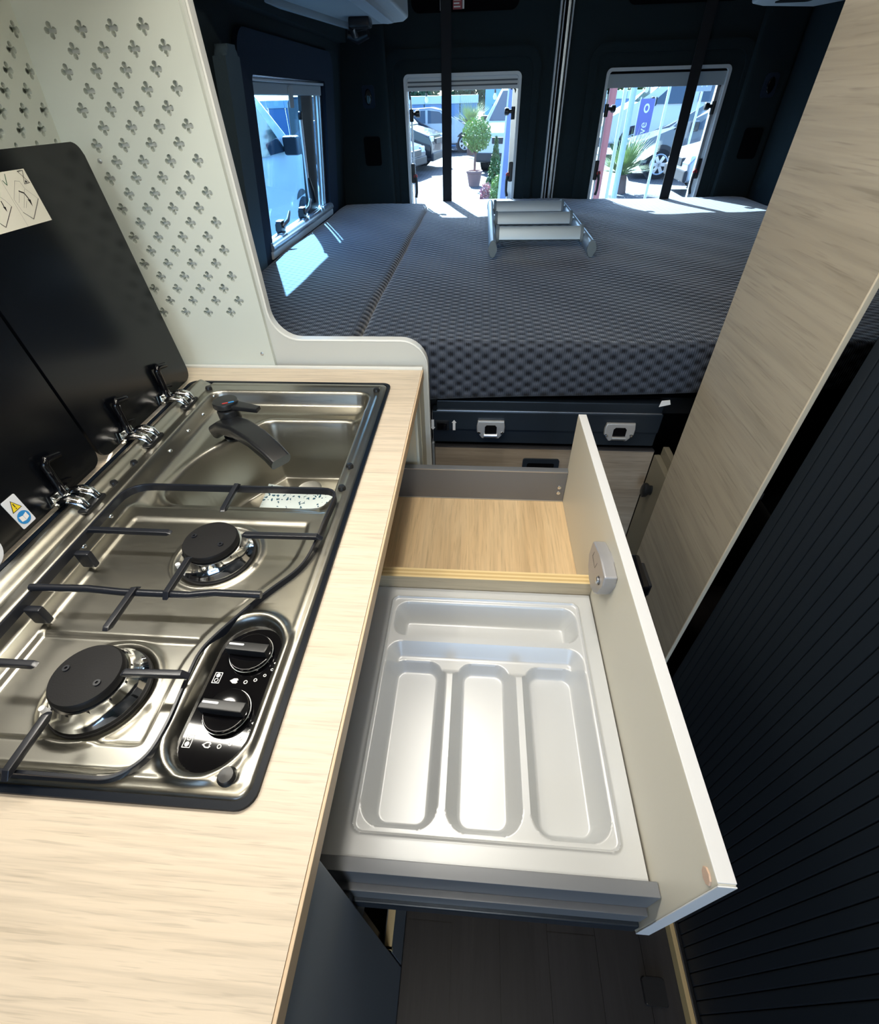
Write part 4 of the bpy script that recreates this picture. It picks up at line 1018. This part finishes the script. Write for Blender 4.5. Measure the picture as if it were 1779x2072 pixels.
# ---- ladder lying on the bed
la = thing('bed_ladder', 'aluminium ladder with three broad treads lying on the mattress', 'ladder', (0.18, 1.88, 0.944))
for x in (0.0375, 0.3205):
    ell = [(x + 0.0115*math.cos(2*math.pi*k/24), 0.9685 + 0.0215*math.sin(2*math.pi*k/24)) for k in range(24)]
    rl = obj('side_rail', MB().prism(ell, 1.535, 2.245, XZ), 'ladder_alu', la, 40)
    e2 = [(x + 0.0128*math.cos(2*math.pi*k/24), 0.9685 + 0.0228*math.sin(2*math.pi*k/24)) for k in range(24)]
    obj('end_cap', MB().prism(e2, 1.527, 1.536, XZ, 0.003), 'ladder_cap', rl, 40)
    obj('end_cap', MB().prism(e2, 2.244, 2.253, XZ, 0.003), 'ladder_cap', rl, 40)
ta = math.radians(64)
for yc in (1.645, 1.880, 2.115):
    TR = lambda u, v, w: (w, yc + u*math.cos(ta) - v*math.sin(ta), 0.986 + u*math.sin(ta) + v*math.cos(ta))
    prof = [(-0.0185, -0.006), (-0.014, -0.008), (0.014, -0.008), (0.0185, -0.006), (0.0200, 0.0), (0.0180, 0.006), (0.009, 0.0085), (-0.009, 0.0085), (-0.0180, 0.006), (-0.0200, 0.0)]
    tr = obj('tread', MB().prism(prof, 0.058, 0.302, TR), 'ladder_alu', la, 50)
    oval = [(0.0245*math.cos(2*math.pi*k/20), 0.012*math.sin(2*math.pi*k/20)) for k in range(20)]
    obj('tread_end', MB().prism(oval, 0.048, 0.058, TR, 0.002), 'ladder_cap', tr, 40)
    obj('tread_end', MB().prism(oval, 0.302, 0.311, TR, 0.002), 'ladder_cap', tr, 40)
# ================================================================== OUTSIDE (seen through the windows)
GZ = -0.60
def paving(name):
    m = mat(name, (0.5, 0.5, 0.5), 0.8); nt = m.node_tree; b = nt.nodes['Principled BSDF']
    tc = nt.nodes.new('ShaderNodeTexCoord'); br = nt.nodes.new('ShaderNodeTexBrick')
    br.inputs['Scale'].default_value = 2.2; br.inputs['Mortar Size'].default_value = 0.03
    br.inputs['Color1'].default_value = (0.085, 0.085, 0.09, 1); br.inputs['Color2'].default_value = (0.105, 0.105, 0.105, 1)
    br.inputs['Mortar'].default_value = (0.03, 0.03, 0.034, 1)
    nt.links.new(tc.outputs['Object'], br.inputs['Vector']); nt.links.new(br.outputs['Color'], b.inputs['Base Color'])
paving('paving')
mat('leaf_light', (0.20, 0.30, 0.07), 0.55); mat('leaf_dark', (0.045, 0.085, 0.035), 0.6); mat('leaf_mid', (0.10, 0.17, 0.05), 0.6)
mat('leaf_pink', (0.42, 0.20, 0.22), 0.6); mat('palm_leaf', (0.22, 0.29, 0.12), 0.5); mat('bark', (0.16, 0.09, 0.07), 0.8)
mat('terracotta', (0.30, 0.17, 0.15), 0.7); mat('container_blue', (0.10, 0.20, 0.36), 0.55); mat('container_top', (0.42, 0.55, 0.68), 0.5)
mat('building_blue', (0.16, 0.36, 0.62), 0.6); mat('paint_black', (0.012, 0.014, 0.018), 0.18, coat=0.6); mat('paint_white', (0.70, 0.72, 0.74), 0.3, coat=0.3)
mat('paint_silver', (0.30, 0.32, 0.35), 0.25, 0.4, coat=0.5); mat('paint_grey', (0.10, 0.11, 0.13), 0.25, coat=0.5)
mat('car_glass', (0.03, 0.045, 0.06), 0.05, spec=0.9); mat('tyre', (0.012, 0.012, 0.013), 0.8); mat('alloy', (0.62, 0.64, 0.66), 0.25, 0.7)
mat('headlight', (0.75, 0.80, 0.85), 0.12); mat('flag_cloth', (0.20, 0.27, 0.46), 0.7); mat('flag_light', (0.62, 0.68, 0.76), 0.7)
mat('pole_white', (0.78, 0.80, 0.82), 0.4); mat('pole_red', (0.42, 0.13, 0.12), 0.5); mat('sign_purple', (0.16, 0.16, 0.42), 0.5); mat('sign_grey', (0.34, 0.38, 0.40), 0.5)
mat('bulb_white', (0.85, 0.85, 0.82), 0.25); mat('grille', (0.02, 0.02, 0.024), 0.5)
obj('ground', B(-60, 60, -40, 80, GZ - 0.05, GZ), 'paving', kind='structure')

def vehicle(name, label, cat, x, y, head, paint, kind='car', s=1.0, group=None):
    """local frame: +Y is forward, nose at y=0"""
    t = thing(name, label, cat, (x, y, GZ), group); t.rotation_euler = (0, 0, math.radians(head)); LOC[t.name] = Vector((0, 0, 0))
    if kind == 'van':
        prof = [(-0.02, 0.35), (0.0, 0.75), (-0.12, 1.00), (-0.95, 1.22), (-1.95, 1.98), (-2.35, 2.10), (-5.2, 2.10), (-5.35, 1.95), (-5.4, 0.35)]
        wid, belt, top = 0.98, 1.15, 2.05; axle = (-0.95, -4.3); wr_ = 0.34
        ws = [(-0.99, 1.26), (-1.90, 1.95)]; sw_ = [[(-1.25, 1.22), (-1.95, 1.78), (-2.35, 1.86), (-2.35, 1.22)], [(-2.5, 1.25), (-2.5, 1.86), (-3.7, 1.86), (-3.7, 1.25)]]
    else:
        prof = [(-0.02, 0.28), (0.0, 0.62), (-0.15, 0.80), (-1.10, 1.00), (-1.85, 1.46), (-2.3, 1.54), (-3.4, 1.50), (-4.0, 1.12), (-4.25, 0.95), (-4.3, 0.30)]
        wid, belt, top = 0.89, 0.96, 1.54; axle = (-0.85, -3.45); wr_ = 0.32
        ws = [(-1.15, 1.03), (-1.83, 1.44)]; sw_ = [[(-1.45, 1.02), (-1.95, 1.40), (-2.45, 1.45), (-2.45, 1.02)], [(-2.55, 1.02), (-2.55, 1.45), (-3.3, 1.42), (-3.75, 1.06)]]
    def half(z): return wid * (1 - 0.16 * max(0, (z - belt) / (top - belt)))
    mpv = lambda u, v, w: (w * half(v) / wid * s, u * s, v * s)
    body = obj('body', MB().prism(prof, -wid, wid, mpv, 0.07, 3), paint, t, 30)
    a, b = ws; n = Vector((-(b[1]-a[1]), b[0]-a[0])).normalized() * -0.012
    q = [(-half(a[1])*0.90, a), (half(a[1])*0.90, a), (half(b[1])*0.86, b), (-half(b[1])*0.86, b)]
    n = Vector((b[1]-a[1], -(b[0]-a[0]))).normalized() * 0.012
    mb = MB()
    for k_ in (0, 1): mb.v += [((xx)*s, (p[0]+n.x*k_)*s, (p[1]+n.y*k_)*s) for xx, p in q]
    mb.f = [(3, 2, 1, 0), (4, 5, 6, 7), (0, 1, 5, 4), (1, 2, 6, 5), (2, 3, 7, 6), (3, 0, 4, 7)]
    obj('windscreen', mb, 'car_glass', body)
    for sd in (-1, 1):
        for poly in sw_:
            mb = MB()
            mb.v = [((half(v)+o_)*sd*s, u*s, v*s) for o_ in (-0.02, 0.008) for u, v in poly]
            m4 = len(poly); mb.f = [tuple(range(m4)), tuple(range(m4, 2*m4))] + [(i, (i+1) % m4, m4+(i+1) % m4, m4+i) for i in range(m4)]
            obj('side_window', mb, 'car_glass', body)
        zm = belt + 0.13
        obj('mirror', MB().box(*sorted((sd*(half(zm)+0.02)*s, sd*(half(zm)+0.22)*s)), (sw_[0][0][0]-0.12)*s, (sw_[0][0][0]+0.04)*s, (zm-0.10)*s, (zm+0.10)*s, 0.03*s), 'paint_black' if paint != 'paint_white' else 'grille', body, 40)
        zl = prof[2][1] - 0.10
        obj('headlight', MB().box(*sorted((sd*wid*0.62*s, sd*wid*0.97*s)), -0.42*s, -0.03*s, (zl-0.08)*s, (zl+0.07)*s, 0.03*s), 'headlight', body, 40)
        for ax_ in axle:
            w_ = obj('wheel', MB().lathe([(wr_*0.7*s, -0.02*s), (wr_*s, 0.0), (wr_*s, 0.20*s), (wr_*0.68*s, 0.22*s)], (0, 0, 0), 28, mp=lambda a_, b_, h, sd=sd, ax_=ax_: (sd*(wid*s - 0.19*s + h), ax_*s + a_, wr_*s + b_)), 'tyre', t, 40)
            obj('wheel_arch', MB().lathe([((wr_+0.07)*s, 0.0), ((wr_+0.07)*s, 0.012*s), (0.0, 0.012*s)], (0, 0, 0), 28, mp=lambda a_, b_, h, sd=sd, ax_=ax_: (sd*(wid*s - 0.004*s + h*0.3), ax_*s + a_, (wr_+0.02)*s + b_)), 'grille', w_, 40)
            mb = MB()
            for k_ in range(6):
                an = 2*math.pi*k_/6; c_, s_ = math.cos(an), math.sin(an); r0, r1, hw = 0.05*s, wr_*0.66*s, 0.035*s
                mb.add([(sd*(wid+0.035)*s, ax_*s + c_*r - s_*h_, wr_*s + s_*r + c_*h_) for r, h_ in ((r0*0.2, -hw), (r1, -hw*1.2), (r1, hw*1.2), (r0*0.2, hw))], [(0, 1, 2, 3)])
            mb.tube([(sd*(wid+0.03)*s, ax_*s + math.cos(2*math.pi*k_/24)*wr_*0.66*s, wr_*s + math.sin(2*math.pi*k_/24)*wr_*0.66*s) for k_ in range(24)], 0.02*s, 6, closed=True)
            obj('rim', mb, 'alloy', w_, 40)
    obj('bumper', MB().box(-wid*0.98*s, wid*0.98*s, -0.25*s, 0.04*s, 0.28*s, 0.52*s, 0.05*s), 'grille', body, 40)
    obj('grille', MB().box(-wid*0.45*s, wid*0.45*s, -0.10*s, 0.02*s, (prof[2][1]-0.26)*s, (prof[2][1]-0.10)*s, 0.02*s), 'grille', body, 40)
    return t
vehicle('camper_van', 'white camper van parked alongside, seen through the side window', 'van', -4.0, 9.95, 0, 'paint_white', 'van', 1.12)
vehicle('minivan', 'black minivan nose to the right behind the left rear window', 'van', -1.55, 21.0, -100, 'paint_black', 'van', 0.98)
vehicle('hatchback', 'dark grey car in front of the black minivan', 'car', -2.10, 18.6, -105, 'paint_grey', 'car', 0.98)
vehicle('parked_car', 'blue-grey parked car with bright alloy wheel behind the round tree', 'car', 0.05, 28.2, -90, 'paint_silver', 'car', 1.05)
vehicle('delivery_van', 'white van facing left behind the tall banner flag', 'van', 0.72, 19.0, 162, 'paint_white', 'van', 1.05)
vehicle('motorhome', 'white motorhome with sloping front behind the spiky palm', 'motorhome', 4.55, 24.5, 85, 'paint_white', 'van', 1.30)
vehicle('dark_car', 'dark estate car between the palm and the strap in the right rear window', 'car', 4.30, 18.2, 80, 'paint_grey', 'car', 1.1)
vehicle('silver_car', 'silver car nose left at the right edge of the right rear window', 'car', 4.75, 14.6, 88, 'paint_silver', 'car', 1.05)

fw = thing('container_wall', 'long blue container wall behind the parked vehicles', 'container', (-4.5, 31, GZ))
x = -12.0
while x < 9.0:
    if not (-0.4 < x < 4.4):
        obj('panel', B(x, x + 0.86, 31.0, 31.12, GZ, 1.10, 0.02), 'container_blue', fw)
        obj('top_rail', B(x, x + 0.90, 30.95, 31.17, 1.10, 1.42, 0.03), 'container_top', fw)
    x += 0.90
bb = thing('blue_building', 'plain blue building beyond the container wall', 'building', (1.0, 35, GZ))
obj('wall', B(0.05, 1.75, 34.5, 37.5, GZ, 4.2), 'building_blue', bb)
obj('roof', B(-0.05, 1.85, 34.4, 37.6, 4.2, 4.35), 'container_top', bb)
obj('window', B(0.45, 1.25, 34.46, 34.5, 0.2, 1.0), 'car_glass', bb)

def leaves(c, rad, n, size, seed, shape='ball'):
    g = random.Random(seed); mb = MB()
    for _ in range(n):
        if shape == 'ball':
            while True:
                p = Vector((g.uniform(-1, 1), g.uniform(-1, 1), g.uniform(-1, 1)))
                if 0.35 < p.length < 1: break
        else:                                    # cone
            h = g.random() ** 1.4; a = g.uniform(0, 2*math.pi); r = (1 - h) * math.sqrt(g.random())
            p = Vector((r*math.cos(a), r*math.sin(a), h*2 - 1))
        q = Vector((c[0]+p.x*rad[0], c[1]+p.y*rad[1], c[2]+p.z*rad[2]))
        d = Vector((g.gauss(0, 1), g.gauss(0, 1), g.gauss(0, 1))).normalized(); e = d.orthogonal().normalized() ; sz = size * g.uniform(0.6, 1.3)
        mb.add([(q - d*sz)[:], (q + e*sz*0.45)[:], (q + d*sz)[:], (q - e*sz*0.45)[:]], [(0, 1, 2, 3)])
    return mb
t = thing('potted_tree', 'round-crowned little tree in a pot on the paving', 'tree', (-0.22, 16.3, GZ))
obj('pot', MB().lathe([(0.15, 0), (0.21, 0.30), (0.23, 0.31), (0.23, 0.36), (0.19, 0.36), (0.17, 0.30), (0, 0.29)], (-0.22, 16.3, GZ), 24), 'terracotta', t, 40)
obj('trunk', MB().tube([(-0.22, 16.3, GZ+0.28), (-0.21, 16.3, 0.0), (-0.19, 16.3, 0.25)], [0.035, 0.030, 0.025], 8), 'bark', t, 60)
for dx, dz in ((-0.22, 0.22), (0.20, 0.20), (0.02, 0.30)):
    obj('branch', MB().tube([(-0.20, 16.3, 0.12), (-0.20+dx, 16.3, 0.15+dz)], [0.02, 0.01], 6), 'bark', t, 60)
f_ = obj('foliage', leaves((-0.17, 16.3, 0.55), (0.40, 0.40, 0.38), 1800, 0.045, 3), 'leaf_light', t); f_['kind'] = 'stuff'
def shrub(label, c, rad, n, size, m, seed, shape='ball'):
    t_ = thing('shrub', label, 'shrub', (c[0], c[1], GZ))
    f__ = obj('foliage', leaves(c, rad, n, size, seed, shape), m, t_); f__['kind'] = 'stuff'
    obj('stem', MB().tube([(c[0], c[1], GZ), (c[0], c[1], c[2])], [0.03, 0.015], 6), 'bark', t_, 60)
shrub('dark conical evergreen beside the potted tree', (0.30, 13.6, 0.00), (0.30, 0.30, 0.62), 1500, 0.05, 'leaf_mid', 5, 'cone')
shrub('small yellow-green bush in front of the conical evergreen', (0.33, 11.9, -0.20), (0.15, 0.15, 0.30), 700, 0.04, 'leaf_light', 6)
shrub('small reddish bush beside the yellow-green one', (0.10, 12.2, -0.28), (0.13, 0.13, 0.22), 400, 0.04, 'leaf_pink', 8)
def palm(label, x, y, z, L, n, seed, m='palm_leaf'):
    t_ = thing('palm', label, 'palm', (x, y, GZ)); g = random.Random(seed)
    obj('trunk', MB().lathe([(0.16, 0), (0.13, (z-GZ)*0.6), (0.11, z-GZ)], (x, y, GZ), 12), 'bark', t_, 50)
    for k_ in range(n):
        a = 2*math.pi*k_/n + g.uniform(-0.2, 0.2); el = g.uniform(0.15, 1.25); l = L*g.uniform(0.75, 1.1)
        d = Vector((math.cos(a)*math.cos(el), math.sin(a)*math.cos(el), math.sin(el))); sd_ = Vector((-math.sin(a), math.cos(a), 0)); mb = MB()
        for j in range(9):                       # fan of narrow blades
            b_ = (j - 4) / 4 * 0.55; dd = (d*math.cos(b_) + sd_*math.sin(b_)); p0 = Vector((x, y, z)) + d*l*0.25; p1 = p0 + dd*l*0.75 - Vector((0, 0, 0.06*l)); w_ = d.cross(sd_).normalized()*0.0 + sd_*0.018*L
            mb.add([(p0-w_)[:], (p0+w_)[:], p1[:]], [(0, 1, 2)])
        mb.tube([(x, y, z), (Vector((x, y, z)) + d*l*0.27)[:]], 0.012, 5)
        obj('frond', mb, m, t_)
palm('spiky palm in front of the motorhome in the right rear window', 3.50, 14.6, -0.22, 1.00, 46, 11)
palm('feathery palm behind the round potted tree', -0.55, 26.0, 0.35, 1.15, 22, 12)
palm('low palm behind the white van facing left', 0.95, 26.5, 0.30, 1.0, 18, 14)
g = random.Random(21)
for i, (x, y, z, rx, rz, m, lab) in enumerate((
        (-8.6, 40, 2.2, 1.9, 2.6, 'leaf_dark', 'dark tree at far left beyond the container wall'), (-4.7, 40, 2.6, 1.9, 3.0, 'leaf_dark', 'tall dark tree behind the black minivan'),
        (-0.8, 40, 2.4, 1.9, 3.0, 'leaf_dark', 'dark tree just left of the blue building'), (3.3, 40, 2.4, 1.9, 3.0, 'leaf_dark', 'dark tree just right of the blue building'),
        (7.3, 40, 2.0, 1.9, 2.5, 'leaf_mid', 'mid green tree above the motorhome'), (11.3, 40, 1.7, 1.9, 2.1, 'leaf_mid', 'mid green tree at far right behind the cars'))):
    t = thing('background_tree', lab, 'tree', (x, y, GZ), 'trees beyond the container wall')
    f_ = obj('foliage', leaves((x, y, z), (rx, 1.6, rz), 2600, 0.22, 30 + i), m, t); f_['kind'] = 'stuff'
    obj('trunk', MB().tube([(x, y, GZ), (x, y, z)], [0.20, 0.10], 8), 'bark', t, 60)

fl = thing('banner_flag', 'tall blue banner flag on a pole right of the potted tree', 'flag', (0.40, 9.0, GZ))
FP = [(0.24, GZ + 0.35), (0.50, GZ + 0.35), (0.50, 1.75), (0.46, 1.95), (0.40, 1.95), (0.34, 1.55)]
obj('cloth', MB().prism(FP, 9.0, 9.004, XZ), 'flag_cloth', fl)
obj('pale_stripe', MB().prism([(0.24, GZ+0.35), (0.285, GZ+0.35), (0.355, 1.50), (0.34, 1.55)], 8.994, 9.0, XZ), 'flag_light', fl)
obj('pole', MB().cyl((0.515, 9.0, GZ), (0.515, 9.0, 2.1), 0.014, 10), 'pole_white', fl, 50)
for (x, y, r, m, lab) in ((1.60, 8.0, 0.055, 'pole_red', 'red upright post at the left edge of the right rear window'), (1.535, 7.0, 0.020, 'pole_white', 'white pole just right of the red post'),
                          (1.66, 7.15, 0.034, 'container_top', 'pale blue pole beside the thin white one'), (2.06, 7.2, 0.016, 'pole_white', 'thin white pole just left of the right strap')):
    obj('pole', MB().cyl((x, y, GZ), (x, y, 3.6), r, 14), m, None, 50, label=lab, cat='pole')
ps_ = thing('purple_banner', 'upright purple banner with white lettering behind the dark car', 'banner', (5.35, 20.8, GZ))
obj('cloth', MB().prism(rrect(5.12, 5.58, -0.15, 1.16, 0.03), 20.8, 20.82, XZ), 'sign_purple', ps_)
obj('lettering', text_mb('ngive', 0.34, lambda u, v, w: (5.35 - v, 20.79, 0.22 + u)), 'print_white', ps_)
mb = MB(); mb.ring([(5.35 + 0.09*math.cos(a), 0.92 + 0.12*math.sin(a)) for a in [2*math.pi*k/24 for k in range(24)]], [(5.35 + 0.05*math.cos(a), 0.92 + 0.07*math.sin(a)) for a in [2*math.pi*k/24 for k in range(24)]], 20.785, 20.80, XZ)
obj('ring_emblem', mb, 'print_white', ps_)
for x in (5.12, 5.58): obj('pole', MB().cyl((x, 20.83, GZ), (x, 20.83, 1.2), 0.02, 8), 'pole_white', ps_, 50)
sg = thing('notice_board', 'grey notice board with pale numerals high behind the right strap', 'sign', (5.60, 16.6, GZ))
obj('board', B(5.40, 5.80, 16.6, 16.63, 1.30, 2.15, 0.01), 'sign_grey', sg, 40)
for k_, s_ in enumerate(('22', '22', '11')):
    obj('numerals', text_mb(s_, 0.24, lambda u, v, w, k_=k_: (5.60 + u, 16.595, 1.98 - 0.26*k_ + v)), 'print_white', sg)
obj('post', MB().cyl((5.60, 16.65, GZ), (5.60, 16.65, 1.4), 0.03, 10), 'pole_white', sg, 50)
for (x, y, z, lab) in ((-1.12, 12.0, 1.24, 'white light bulb hanging in the left part of the left rear window'), (0.20, 12.0, 1.26, 'white light bulb hanging right of the potted tree'),
                  (2.62, 12.0, 1.30, 'white light bulb hanging beside the red post'), (3.02, 12.0, 1.30, 'white light bulb hanging above the motorhome front')):
    b_ = thing('light_bulb', lab, 'bulb', (x, y, z), 'festoon bulbs')
    obj('glass', MB().lathe([(0.0, 0), (0.030, 0.012), (0.038, 0.045), (0.022, 0.085), (0.016, 0.10)], (x, y, z), 14), 'bulb_white', b_, 60)
    obj('socket', MB().cyl((x, y, z+0.10), (x, y, z+0.15), 0.018, 10), 'black_plastic', b_, 50)
    obj('cable', MB().cyl((x, y, z+0.15), (x, y, z+1.6), 0.004, 5), 'black_plastic', b_)
